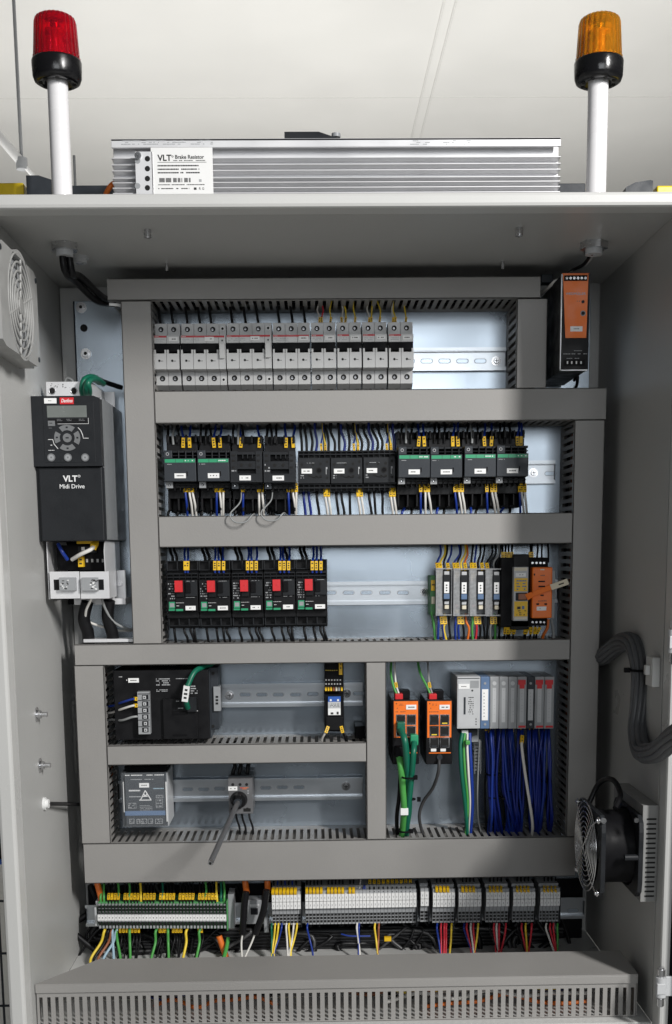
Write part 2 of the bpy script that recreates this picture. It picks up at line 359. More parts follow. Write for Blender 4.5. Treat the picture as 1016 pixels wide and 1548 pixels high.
# glands in the roof with their cables
gl = []
for k, (px, py) in enumerate(((97, 368), (898, 366))):
    p = atZ(px, py, ZC); side = ('left', 'right')[k]
    g = Thing('cable_gland', 'hexagonal metal gland nut under the roof at the upper '+side+' corner', 'cable gland', p, 'gland nuts in the cabinet roof')
    g.part('nut', MB().cyl(p, p-Vector((0, 0, .0085)), .0175, steel, 6), .0008)
    g.part('collar', MB().cyl(p-Vector((0, 0, .0085)), p-Vector((0, 0, .015)), .0105, lgrey, 20), .0008); gl.append(p)
p = atZ(120, 388, ZC); solo(MB().cyl(p, p-Vector((0, 0, .003)), .012, lgrey, 24).cyl(p-Vector((0, 0, .003)), p-Vector((0, 0, .008)), .0095, lgrey, 24).cyl(p-Vector((0, 0, .008)), p-Vector((0, 0, .0085)), .005, steel, 12), 'blanking_plug', 'round pale blanking plug under the roof beside the left gland nut', 'plug')
p0 = gl[0]-Vector((0, 0, .014)); e = at(172, 459, -.05)
for k, off in enumerate((0, .006)):
    wire([p0+Vector((off*1.2-.003, off, .004)), p0+Vector((off*1.2-.001, .006+off, -.018)), p0.lerp(e, .30)+Vector((off-.006, 0, -.013+off)), p0.lerp(e, .62)+Vector((off, 0, -.018+off)), e+Vector((0, 0, off*.6)), e+Vector((.02, 0, off*.5))], .0044, wk, 'thick black cable curving from the left gland nut into the duct' if k == 0 else 'black cable beside the thick one below the left gland nut', name='cable', cat='cable', n=8, seg=10)
wire([at(165, 460, -.105), at(178, 461, -.1), at(190, 464, -.07)], .002, white, 'short white wire end entering the top of the left duct', 'wires at the top duct')
q0 = gl[1]-Vector((0, 0, .014))
for k, (mm, dx) in enumerate(((wk, -.002), (wgr, .002))):
    wire([q0+Vector((dx, 0, 0)), at(893+k*4, 385, -.18), at(882+k*3, 400, -.15), at(862, 411+k, -.11), at(850, 430, -.08)], .0022, mm, 'thin %s wire from the right gland nut to the orange power supply' % ('black', 'grey')[k], n=8)
wire([at(816, 446, -.06), at(830, 434, -.09), at(842, 424, -.10), at(856, 430, -.08)], .0022, ww, 'pale wire between top duct end and the tall orange power supply')
p = at(823, 424, -.05); solo(MB().box(p.x-.008, p.x+.008, -.07, -.05, p.z-.007, p.z+.004, dgrey2), 'clip', 'small dark clip at the right end of the top duct', 'clip', bevel=.001)
# grommet with cable on the left wall
p = atX(66, 1215, XL); solo(MB().cyl(p, p+Vector((.003, 0, 0)), .0085, white, 20).cyl(p+Vector((.003, 0, 0)), p+Vector((.007, 0, 0)), .006, white, 20), 'grommet', 'white grommet on the left side wall at the height of the power monitor', 'grommet')
e = at(128, 1216, -.05); wire([p+Vector((.004, 0, 0)), p.lerp(e, .3)+Vector((.004, 0, 0)), p.lerp(e, .7), e], .0028, wk, 'black cable crossing from the white grommet to the left duct', name='cable', cat='cable')
# filter fan outlet on the left wall
P0 = atX(55, 415, XL+.026); zt_ = P0.z; zb_ = atX(60, 556, XL+.026).z; y1 = P0.y; sy = .175; y0 = y1-sy
vt = Thing('filter_vent', 'light grey round-grilled ventilation filter on the left side wall', 'vent', (XL, (y0+y1)/2, zb_))
yc_, zc_ = y1-.082, (zt_+zb_)/2+.002; Rv = .060
fr = MB(); fr.box(XL, XL+.018, y0, y1, zb_, zt_, ventm)
# face plate with a round hole
seg = 48; vs = []; X = XL+.026
for i in range(seg):
    a = 2*math.pi*i/seg; c_, s_ = math.cos(a), math.sin(a); k = max(abs(c_)/(sy/2-.001), abs(s_)/((zt_-zb_)/2))
    vs += [(X, yc_+Rv*c_, zc_+Rv*s_), (X, (y0+y1)/2+c_/k, (zt_+zb_)/2+s_/k), (X-.008, yc_+Rv*c_, zc_+Rv*s_), (X-.008, (y0+y1)/2+c_/k, (zt_+zb_)/2+s_/k)]
fs = []
for i in range(seg):
    a, b = i*4, ((i+1) % seg)*4; fs += [(a, b, b+1, a+1), (a, a+2, b+2, b), (a+1, b+1, b+3, a+3)]
fr.add(vs, fs, ventm); vt.part('frame', fr)
vt.part('filter_mat', MB().cyl((XL+.0182, yc_, zc_), (XL+.0186, yc_, zc_), Rv, tgrey, 40))
gr = MB()
for k in range(6): gr.ring((X-.001, yc_, zc_), 'x', .009+k*.0095, .0014, ventm, 44, 6)
for a in (20, 80, 140, 200, 260, 320):
    a = math.radians(a); gr.cyl((X-.0015, yc_, zc_), (X-.0015, yc_+Rv*math.cos(a), zc_+Rv*math.sin(a)), .0017, ventm, 6)
gr.cyl((X-.003, yc_, zc_), (X+.0005, yc_, zc_), .009, ventm, 20); vt.part('grille', gr)
for yy, zz in ((y1-.008, zt_-.009), (y1-.008, zb_+.009), (y0+.008, zt_-.009)):
    sc = MB(); sc.cyl((X, yy, zz), (X+.0012, yy, zz), .003, dgrey2, 12); sc.cyl((X+.0012, yy, zz), (X+.0013, yy, zz), .0012, hole, 6)
    vt.part('screw', sc)
# axial fan on the right wall
XF = XR-.072; a = atX(884, 1206, XF); yn = -.338; yf_ = yn+.125; zt_ = at(920, 1238, yn).z; zb_ = at(918, 1360, yn).z
fan = Thing('cabinet_fan', 'black axial fan with chromed wire guard on the right side wall', 'fan', (XR, (yn+yf_)/2, zb_))
zt_ += .002; h = zt_-zb_; ym, zm = (yn+yf_)/2, (zt_+zb_)/2; Rf = .052
def flange(x0, x1, m_):
    f = MB(); seg = 40; vs = []
    for i in range(seg):
        a = 2*math.pi*i/seg; c_, s_ = math.cos(a), math.sin(a); k = max(abs(c_)/((yf_-yn)/2), abs(s_)/(h/2)); k2 = max(k, (abs(c_)+abs(s_))/((yf_-yn)/2+h/2-.01))
        ky = min(Rf, h/2-.002)
        vs += [(x0, ym+Rf*c_, zm+ky*s_), (x0, ym+c_/k2, zm+s_/k2), (x1, ym+Rf*c_, zm+ky*s_), (x1, ym+c_/k2, zm+s_/k2)]
    fs = []
    for i in range(seg):
        a, b = i*4, ((i+1) % seg)*4; fs += [(a, b, b+1, a+1), (a+2, a+3, b+3, b+2), (a, a+2, b+2, b), (a+1, b+1, b+3, a+3)]
    return f.add(vs, fs, m_)
fan.part('front_flange', flange(XF, XF+.006, dgrey), .0008)
fan.part('rear_flange', flange(XR-.026, XR-.020, dgrey), .0008)
hs = MB(); seg = 40; vs = []
for x, rr in ((XF+.004, Rf-.002), (XF+.02, Rf-.006), (XR-.036, Rf-.006), (XR-.022, Rf-.002)):
    for i in range(seg): a = 2*math.pi*i/seg; vs.append((x, ym+rr*math.cos(a), zm+min(rr, h/2-.004)*math.sin(a)))
hs.add(vs, [(j*seg+i, j*seg+(i+1) % seg, (j+1)*seg+(i+1) % seg, (j+1)*seg+i) for j in range(3) for i in range(seg)], blackm, True)
hs.cyl((XF+.03, yn+.004, zm), (XF+.05, yn+.004, zm), .004, dgrey, 8)
fan.part('housing', hs)
im = MB().cyl((XF+.008, ym, zm), (XF+.04, ym, zm), .02, black, 28)
for k in range(7):
    a = 2*math.pi*k/7; b = a+.55; vs = []
    for x, aa in ((XF+.012, a), (XF+.036, b)):
        for rr in (.019, .044): vs.append((x, ym+rr*math.cos(aa), zm+rr*math.sin(aa)))
    im.add(vs, [(0, 1, 3, 2)], black)
fan.part('impeller', im)
gd = MB(); sq = (yf_-yn)/2/(.058)
for k in range(8): gd.ring((XF-.004-.002*(1-k/8), ym, zm), 'x', .0125+k*.0063, .00085, steel, 48, 6)
for s1 in (1, -1):
    for s2 in (1, -1):
        py, pz = ym+s1*((yf_-yn)/2-.008), zm+s2*(h/2-.006); gd.tube([(XF-.007, ym, zm), (XF-.0055, ym+s1*.034, zm+s2*.034), (XF-.003, py, pz)], .0010, steel, 6); gd.ring((XF-.002, py, pz), 'x', .0036, .0011, steel, 16, 6)
fan.part('wire_guard', gd)
for s1 in (1, -1):
    for s2 in (1, -1): fan.part('screw', MB().cyl((XF-.0045, ym+s1*((yf_-yn)/2-.008), zm+s2*(h/2-.006)), (XF, ym+s1*((yf_-yn)/2-.008), zm+s2*(h/2-.006)), .003, steel, 12))
sc = MB().cyl((XR-.03, yn+.001, zt_-.004), (XR-.03, yn-.002, zt_-.004), .003, steel, 12); fan.part('screw', sc); sc = MB().cyl((XF+.002, yn+.001, zt_-.004), (XF+.002, yn-.002, zt_-.004), .0035, steel, 12)
fan.part('screw', sc)
bs = MB().box(XR-.0198, XR-.0002, yn+.008, yf_+.02, zb_-.006, zt_+.012, basem)
for k in range(17): z = zb_+.0+k*(h/17); bs.box(XR-.015, XR-.003, yn+.0075, yn+.0082, z, z+.0022, hole)
fan.part('filter_base', bs, .001)
p = at(905, 1205, -.2); wire([at(890, 1215, -.24), at(905, 1185, -.24), at(925, 1178, -.26), at(938, 1200, -.28), at(930, 1222, -.30)], .0035, wk, 'black cable looping over the top of the fan', name='cable', cat='cable')
# corrugated cable bundle at the right
pts = [at(896, 1000, -.03), at(912, 993, -.10), at(938, 972, -.17), at(955, 972, -.215), at(965, 992, -.24), at(969, 1022, -.25), at(967, 1065, -.25), at(964, 1105, -.26), at(971, 1136, -.30), at(993, 1136, -.37), at(1018, 1115, -.44), at(1050, 1092, -.50)]
sp = spline(pts, 22); bm_ = Thing('conduit_bundle', 'thick bundle of dark grey corrugated conduits looping down the right wall', 'conduit', pts[4])
for k, (r0, a0) in enumerate(((0, 0),)+tuple((.0092, a) for a in range(0, 360, 36))):
    tp = []; n = len(sp); u = None
    for i, q in enumerate(sp):
        t = (sp[min(i+1, n-1)]-sp[max(i-1, 0)]).normalized(); u = (Vector((0, 1, 0)) if u is None else u); u = (u-t*u.dot(t)).normalized(); v = t.cross(u); aa = math.radians(a0)+i*.006
        tp.append(q+(u*math.cos(aa)+v*math.sin(aa))*r0*(1-.15*(i/n < .1)))
    fine = []
    for i in range(len(tp)-1): fine += [tp[i], (tp[i]+tp[i+1])/2]
    bm_.part('conduit', MB().tube(fine, .0068 if k == 0 else .0037, conduit, 9, rib=-.12))
tp = spline(pts, 22); i0 = int(len(tp)*.44); q = tp[i0]; bt = MB(); c = min(sp[len(sp)//4:len(sp)//2+20], key=lambda v: abs(v.z-at(968, 1012, -.245).z))
bt.ring(c, 'z', .0148, .0017, blackm, 24, 6); bt.box(c.x-.021, c.x-.014, c.y-.004, c.y+.002, c.z-.003, c.z+.003, blackm); bm_.part('cable_tie', bt)
c2 = atX(988, 1015, XR-.005); solo(MB().box(XR-.010, XR-.0002, c2.y-.012, c2.y+.016, c2.z-.018, c2.z+.018, rim).box(XR-.016, XR-.010, c2.y-.004, c2.y+.004, c2.z-.004, c2.z+.008, rim), 'tie_mount', 'pale square cable tie mount glued to the right wall behind the conduit bundle', 'cable mount', bevel=.001)
p = at(919, 1001, -.03); solo(MB().cyl(p, p+Vector((0, -.008, 0)), .005, steel, 6).cyl(p, p+Vector((0, -.014, 0)), .003, steel, 12), 'bolt', 'small metal bolt below the conduit bundle beside the right duct', 'bolt')
# ------------------------------------------------------------------ roof: beacons, resistor
for k, (g, nm, lens, lm, col) in enumerate(((gl[0], 'red', redlens, wr, 'red'), (gl[1], 'orange', amblens, wy, 'orange'))):
    zt_ = at((88, 906)[k], (120, 120)[k], g.y).z; x = at((94, 901)[k], 287, g.y).x; y = g.y
    t = Thing('beacon_lamp', '%s ribbed warning beacon on a white pole at the %s of the roof' % (col, ('left', 'right')[k]), 'beacon', (x, y, ZC+.003), 'beacons on the cabinet roof')
    t.part('pole', MB().cyl((x, y, ZC+.002), (x, y, zt_), .0122, poleM, 32))
    b0 = zt_-.006; bb = MB().lathe((x, y, b0), [(.0, 0.005), (.015, .005), (.016, .001), (.0235, .001), (.0270, .003), (.0288, .008), (.0296, .024), (.029, .026), (.0, .026)], glossb, 48)
    for j in range(8): a = j*math.pi/4+.2; bb.cyl((x+.0195*math.cos(a), y+.0195*math.sin(a), b0+.0012), (x+.0195*math.cos(a), y+.0195*math.sin(a), b0+.0003), .0026, hole, 10)
    b_ = t.part('base', bb)
    t.part('lens', MB().lathe((x, y, b0+.0255), [(.0275, 0), (.0275, .004), (.0268, .005), (.0245, .042), (.0230, .047), (.019, .0495), (.0, .050), (.0, .0485), (.018, .048), (.0215, .0455), (.023, .041), (.0255, .005), (.0255, 0)], lens, 144, 24, .05))
    ib = MB().lathe((x, y, b0+.0262), [(.021, .0), (.019, .004), (.008, .008), (.007, .024), (.013, .029), (.013, .032), (.0, .034)], lm, 32); ib.cyl((x, y, b0+.055), (x, y, b0+.067), .006, steel, 16)
    t.part('lamp_holder', ib)
YR = -.20
x0, x1, z0, z1 = rc(168, 209, 848, 222, YR); zr = ZC+.003
R_ = Thing('braking_resistor', 'long ribbed aluminium braking resistor lying on the cabinet roof', 'resistor', ((x0+x1)/2, YR+.05, zr))
rb = MB().box(x0, x1, YR, YR+.004, z0, z1, alu); rb.box(x0, x1, YR, YR+.11, z1-.0025, z1+.0001, alu); rb.box(x0, x1, YR+.014, YR+.09, zr, z1-.003, alu)
for i, py in enumerate((238, 248, 257, 268, 275, 283, 291, 300, 309, 320)):
    z = at(500, py, YR).z
    if z-.0012 > zr: rb.prism([(YR+.0, z-.0006), (YR+.0, z+.0006), (YR+.014, z+.0014), (YR+.014, z-.0014)], 'x', x0, x1, alu)
rb.v = [tuple(v) for v in rb.v]; body_ = R_.part('finned_body', rb, .0004)
pr_ = MB()
for (a, b) in ((183, 322), (620, 650), (670, 690), (700, 712)):
    pr_.bars(at(a, 213, YR).x, at(b, 213, YR).x, at(a, 219.5, YR).z, at(a, 211.5, YR).z, YR-.0001, 3 if a > 600 else 3, inkg, .5, .001, .006)
R_.part('print', pr_, parent=body_)
x0, x1, z0, z1 = rc(229, 223, 322, 302, YR-.004); lb = MB().box(x0, x1, YR-.004, YR-.0025, z0, z1, wlabel)
W = x1-x0; yy = YR-.0041; zz = lambda py: at(275, py, yy).z; xx = lambda px: at(px, 240, yy).x
text('VLT', .0098, xx(238.5), yy, zz(239), ink, 'LEFT', weight=.00025, mb=lb); lb.ring((xx(261), yy, zz(236.5)), 'y', .0009, .0003, ink, 12, 4); text('Brake Resistor', .0062, xx(264.5), yy, zz(237.5), ink, 'LEFT', weight=.00012, mb=lb, sx=.95)
lb.bars(xx(262), xx(310), zz(244), zz(241.5), yy, 1, ink, .9, .0006, .002); lb.box(xx(238), xx(312), yy-.0001, yy, zz(245.6), zz(245), ink)
for r in range(3): lb.bars(xx(238), xx(300+rnd.random()*6), zz(252.5+r*5.3), zz(248.5+r*5.3), yy, 1, ink, .85)
for k in range(34):
    if rnd.random() < .72: x_ = xx(240+k*1.4); lb.box(x_, x_+.0008, yy-.0001, yy, zz(275.5), zz(269), ink)
lb.bars(xx(238), xx(312), zz(280.5), zz(278), yy, 1, ink, .9); lb.bars(xx(238), xx(285), zz(286.5), zz(283.5), yy, 1, ink, .8)
lb.box(xx(292), xx(296), yy-.0001, yy, zz(287), zz(283.5), ink)
for c_, px in (('R', 301), ('G', 306)): text(c_, .004, xx(px), yy, zz(285.3), ink, mb=lb)
lb.box(xx(300), xx(304), yy-.0001, yy, zz(275), zz(271), inkg)
R_.part('rating_label', lb)
x0, x1, z0, z1 = rc(205, 229, 229, 300, YR-.006); bk = MB().box(x0, x1+.002, YR-.006, YR-.0045, z0, z1, alu); bk.box(x1+.0005, x1+.002, YR-.006, YR, z0, z1, alu)
for py in (240, 255, 270, 284): p = at(223, py, YR-.006); bk.cyl((p.x, YR-.0058, p.z), (p.x, YR-.0063, p.z), .0032, hole, 14)
for py in (243, 281): p = at(208, py, YR-.006); bk.cyl((p.x, YR-.0058, p.z), (p.x, YR-.0062, p.z), .0034, mgrey, 14)
p = at(209, 236, YR-.006); bk.cyl((p.x, YR-.006, p.z), (p.x, YR-.009, p.z), .0042, steel, 14)
R_.part('side_bracket', bk, .0003)
p = atZ(500, 205, 0)
x0, x1, z0, z1 = rc(430, 199, 508, 215, -.08); hb = MB().prism([(x0, z1), (x0+.045, z1), (x0+.062, z1-.0055), (x1, z1-.0055), (x1, z0), (x0, z0)], 'y', -.08, -.055, dgrey)
hb.cyl((x0+.068, -.075, z1-.0055), (x0+.068, -.075, z1-.001), .006, mgrey, 14)
# its post stands behind the resistor on the roof
hb.box(x0+.02, x0+.05, -.078, -.058, zr, z0, dgrey); solo(hb, 'roof_bracket', 'dark grey bracket sticking up behind the middle of the resistor', 'bracket', bevel=.001)
for (a, b, py0, py1, Y, mm, nm, lab, cat) in ((-40, 36, 276, 300, -.1, yellowp, 'yellow_block', 'yellow block on the roof at the far left of the cabinet', 'block'), (993, 1060, 280, 300, -.1, yellowp, 'yellow_block', 'yellow block on the roof at the far right of the cabinet', 'block')):
    x0, x1, z0, z1 = rc(a, py0, b, py1, Y); solo(MB().box(x0, x1, Y, Y+.05, zr, z1, mm), nm, lab, cat, 'yellow blocks on the roof', bevel=.002)
x0, x1, z0, z1 = rc(108, 278.5, 885, 296, -.05); solo(MB().box(x0, x1, -.05, -.03, zr, z1, dgrey2), 'roof_bar', 'long dark grey bar on the roof behind the resistor', 'bar', bevel=.001)
x0, x1, z0, z1 = rc(40, 265, 81, 296, -.12); solo(MB().prism([(x0, z1), (x0+.016, z1), (x1, z1-.006), (x1, zr), (x0, zr)], 'y', -.12, -.08, dgrey2), 'roof_plug', 'dark grey wedge shaped connector hood left of the red beacon pole', 'connector', bevel=.001)
x0, x1, z0, z1 = rc(946, 272, 987, 296, -.12); solo(MB().prism([(x0, zr), (x0, z1-.009), (x0+.012, z1-.003), (x1-.003, z1), (x1, z1-.001), (x1, zr)], 'y', -.12, -.08, dgrey2), 'roof_plug', 'dark grey wedge shaped connector hood right of the orange beacon pole', 'connector', bevel=.001)
wire([at(158, 300, -.14), at(163, 288, -.15), at(170, 279, -.15), at(180, 276, -.12)], .0035, wo, 'orange cable at the left end of the braking resistor', name='cable', cat='cable')
# ------------------------------------------------------------------ slotted wiring ducts
YD = -.10
def duct(rect, horiz, label, name='cable_duct', Y=YD, slots=True, back=-.001):
    x0, x1, z0, z1 = rect; t = Thing(name, label, 'cable duct', ((x0+x1)/2, -.001, z0), 'slotted cable ducts on the mounting plate')
    ld = MB().box(x0, x1, Y, Y+.0016, z0, z1, ductm)
    if horiz: ld.box(x0, x1, Y, Y+.009, z0, z0+.0015, ductm).box(x0, x1, Y, Y+.009, z1-.0015, z1, ductm)
    else: ld.box(x0, x0+.0015, Y, Y+.009, z0, z1, ductm).box(x1-.0015, x1, Y, Y+.009, z0, z1, ductm)
    t.part('lid', ld, .0004)
    b = MB(); p = .0104; lo, hi = (x0, x1) if horiz else (z0, z1); n = int((hi-lo)/p); p = (hi-lo)/n
    A, B = (z0, z1) if horiz else (x0, x1)
    def bx(u0, u1, y0, y1, w0, w1):
        if horiz: b.box(u0, u1, y0, y1, w0, w1, ductm)
        else: b.box(w0, w1, y0, y1, u0, u1, ductm)
    for w0, w1 in ((A+.0022, A+.0036), (B-.0036, B-.0022)):
        bx(lo, hi, back-.018, back, w0, w1); bx(lo, hi, Y+.0017, Y+.015, w0, w1)
        for k in range(n+1):
            c = lo+k*p; bx(max(lo, c-.0029), min(hi, c+.0029), Y+.015, back-.018, w0, w1)
    bx(lo, hi, back-.002, back, A+.0036, B-.0036); t.part('body', b)
    # loose cables inside, seen through the slots
    w_ = MB()
    for k in range(7):
        uu = rnd.uniform(A+.009, B-.009); yy = rnd.uniform(Y+.02, back-.012); pts = []
        for i in range(9):
            s = lo+.012+(hi-lo-.024)*i/8; d = rnd.uniform(-.004, .004); q = max(A+.007, min(B-.007, uu+d)); pts.append((s, yy+d, q) if horiz else (q, yy+d, s))
        w_.tube(spline(pts, 3), .0022, (wk, wk, wdb, wk, wgr, wk, wbr)[k], 6)
    o = solo(w_, 'duct_wiring', 'wires running inside the '+label.replace('grey slotted duct', 'slotted duct').replace('grey ', ''), 'wiring', kind='stuff')
    return t
def R4(a, b, c, d): return rc(a, b, c, d, YD)
zz = lambda py, px=508: at(px, py, YD).z
xx = lambda px, py=832: at(px, py, YD).x
# columns and rows share edges so that lids butt
xL0, xL1 = (xx(178, 455)+xx(205, 968))/2, (xx(226, 455)+xx(248, 968))/2
xR0, xR1 = (xx(869, 640)+xx(856, 1263))/2, (xx(915, 610)+xx(901.5, 1200))/2
zA1, zA0 = zz(419), zz(453); zB1, zB0 = zz(589), zz(638); zC1, zC0 = zz(778), zz(825)
zD1, zD0 = zz(970), zz(1002); zE1, zE0 = zz(1123), zz(1152.5); zF1, zF0 = zz(1270), zz(1330)
g = .0006
duct((xx(162, 435), xx(817, 435), zA0+g, zA1), True, 'grey slotted duct along the very top of the mounting plate')
duct((xL0, xL1, zD1+g, zA0-g), False, 'grey slotted duct standing left of the breaker, contactor and motor starter rows')
duct((xx(781, 520), xx(827, 520), zB1+g, zA0-g), False, 'short upright grey slotted duct right of the breaker row')
duct((xL1+g, xR1+.001, zB0, zB1), True, 'grey slotted duct between the breaker row and the contactor row')
duct((xR0, xR1, zF1+g, zB0-g), False, 'long upright grey slotted duct at the right side of the plate')
duct((xL1+g, xR0-g, zC0, zC1), True, 'grey slotted duct between the contactor row and the red button row')
duct((xx(113, 990), xR0-g, zD0, zD1), True, 'grey slotted duct just below the red button motor starters')
xl0, xl1 = (xx(110, 1005)+xx(125, 1275))/2, (xx(156, 1005)+xx(168, 1270))/2
duct((xl0, xl1, zF1+g, zD0-g), False, 'grey slotted duct at the lower left beside the black power supply')
xm0, xm1 = xx(554, 1135), xx(584, 1135)
duct((xm0, xm1, zF1+g, zD0-g), False, 'narrow upright grey slotted duct left of the network switches')
duct((xl1+g, xm0-g, zE0, zE1), True, 'grey slotted duct between the black power supply and the power monitor')
duct((xx(127, 1300), xx(870, 1300), zF0, zF1), True, 'wide grey slotted duct above the terminal strips')
# big trunking at the bottom
YT0, YT1 = -.31, -.222; zt = at(540, 1480, YT0).z; zb = ZF+.001
x0, x1 = at(52, 1490, YT0).x+.0, at(965, 1471, YT0).x; x1 = min(x1, XR-.002); x0 = max(x0, XL+.001)
tr = Thing('cable_trunking', 'large grey slotted trunking across the bottom of the cabinet', 'cable trunking', ((x0+x1)/2, -.26, zb))
xb0 = at(150, 1452, YT1).x
ld = MB(); tp = [(x0, YT0), (x1, YT0), (x1, YT1), (xb0, YT1)]
ld.prism(tp, 'z', zt-.0018, zt, ductm); ld.box(x0, x1, YT0, YT0+.0016, zt-.012, zt-.0018, ductm); tr.part('lid', ld, .0006)
b = MB(); ya = YT0+.0022; b.box(x0+.001, x1-.001, ya, ya+.0016, zt-.018, zt-.012, ductm); zs0 = at(540, 1537, YT0).z; b.box(x0+.001, x1-.001, ya, ya+.0016, zb, zs0-.005, ductm)
n = 76; p = (x1-x0-.002)/n
for k in range(n+1):
    c = x0+.001+k*p; b.box(max(x0+.001, c-.0028), min(x1-.001, c+.0028), ya, ya+.0016, zs0-.005, zt-.018, ductm)
    if k < n: b.box(c+p/2-.0025, c+p/2+.0025, ya+.0001, ya+.0015, zs0-.003-.0036, zs0-.0012, ductm) if False else None
b.box(x1-.0016, x1, ya, YT1, zb, zt-.002, ductm); b.box(x0+.001, x1, YT1-.0016, YT1, zb, zt-.04, ductm); tr.part('body', b)
w_ = MB(); cols = [wk, wk, wk, wo, wbr, wdb, wgr, wy, wr, ww, wk, wk]
for k in range(30):
    xa = rnd.uniform(x0+.02, x1-.25); xe = min(x1-.02, xa+rnd.uniform(.12, .5)); zb_ = rnd.uniform(zb+.006, zt-.015); yy = rnd.uniform(YT0+.03, YT0+.075)
    w_.tube(spline([(xa+(xe-xa)*i/6, yy+rnd.uniform(-.006, .006), max(zb+.004, min(zt-.012, zb_+rnd.uniform(-.01, .01)))) for i in range(7)], 4), rnd.choice((.0014, .002, .0028)), rnd.choice(cols), 6)
solo(w_, 'trunking_wiring', 'tangle of coloured wires inside the big bottom trunking', 'wiring', kind='stuff')
# ------------------------------------------------------------------ DIN rails
def rail(px0, px1, py0, py1, label, screws=(), slots=(), Y=-.002, off=0., m=zrail):
    pm = (px0+px1)/2; x0, x1 = at(px0, py0, Y).x, at(px1, py0, Y).x; z1, z0 = at(pm, py0, Y).z, at(pm, py1, Y).z
    t = Thing('mounting_rail', label, 'rail', ((x0+x1)/2, Y, z0), 'mounting rails'); h = z1-z0; e = h*.13; yf = Y-.0075
    prof = [(yf-.001, z0), (yf-.001, z0+e), (Y-.001, z0+e+.0005), (Y-.001, z1-e-.0005), (yf-.001, z1-e), (yf-.001, z1), (yf, z1), (yf, z1-e-.0012), (Y, z1-e-.0012), (Y, z0+e+.0012), (yf, z0+e+.0012), (yf, z0)]
    t.part('channel', MB().prism([(y, z) for y, z in prof], 'x', x0, x1, m))
    for (px, py) in screws:
        p = at(px, py, Y); s = MB().cyl((p.x, Y-.001, p.z), (p.x, Y-.0022, p.z), .0066, steel, 24); s.cyl((p.x, Y-.0022, p.z), (p.x, Y-.0055, p.z), .0042, steel, 20, .0036); s.box(p.x-.0028, p.x+.0028, Y-.0057, Y-.0055, p.z-.0004, p.z+.0004, hole); s.box(p.x-.0004, p.x+.0004, Y-.0057, Y-.0055, p.z-.0028, p.z+.0028, hole)
        t.part('screw', s)
    for (px, py) in slots:
        p = at(px, py, Y); s = MB(); r = .0032; L = .0055; pts = [(p.x+(L if math.cos(a) > 0 else -L)+r*math.cos(a), p.z+r*math.sin(a)) for a in [2*math.pi*i/24+.01 for i in range(24)]]
        s.prism(pts, 'y', Y-.0012, Y-.00105, ink if m is not zrail else mgrey); pts2 = [(p.x+(q[0]-p.x)*.9, p.z+(q[1]-p.z)*.8) for q in pts]; s.prism(pts2, 'y', Y-.0014, Y-.00125, zplate); t.part('slot', s)
    return t
rail(235, 764, 528, 563, 'zinc rail behind the white circuit breakers', [(750, 546)], [(618, 546), (645, 546), (672, 546), (699, 546), (726, 546)])
rail(250, 838, 699, 734, 'zinc rail behind the contactors', [(806, 715)], [(832, 716)])
rail(252, 842, 879, 914, 'zinc rail behind the motor starters and fuse holders', [(642, 895)], [(500, 896), (527, 896), (554, 896), (582, 896), (609, 896)])
rail(180, 548, 1033, 1068, 'zinc rail behind the black power supply', [(347, 1051), (524, 1048)], [(371, 1050), (396, 1050), (421, 1050), (447, 1050), (473, 1049), (542, 1048)])
rail(180, 548, 1176, 1209, 'zinc rail behind the power monitor and rotary switch', [(523, 1188)], [(284, 1193), (308, 1193), (332, 1192), (402, 1191), (427, 1190), (452, 1190)])
rail(130, 882, 1360, 1392, 'zinc rail carrying the terminal strips', [], [(866, 1376)], Y=-.03)
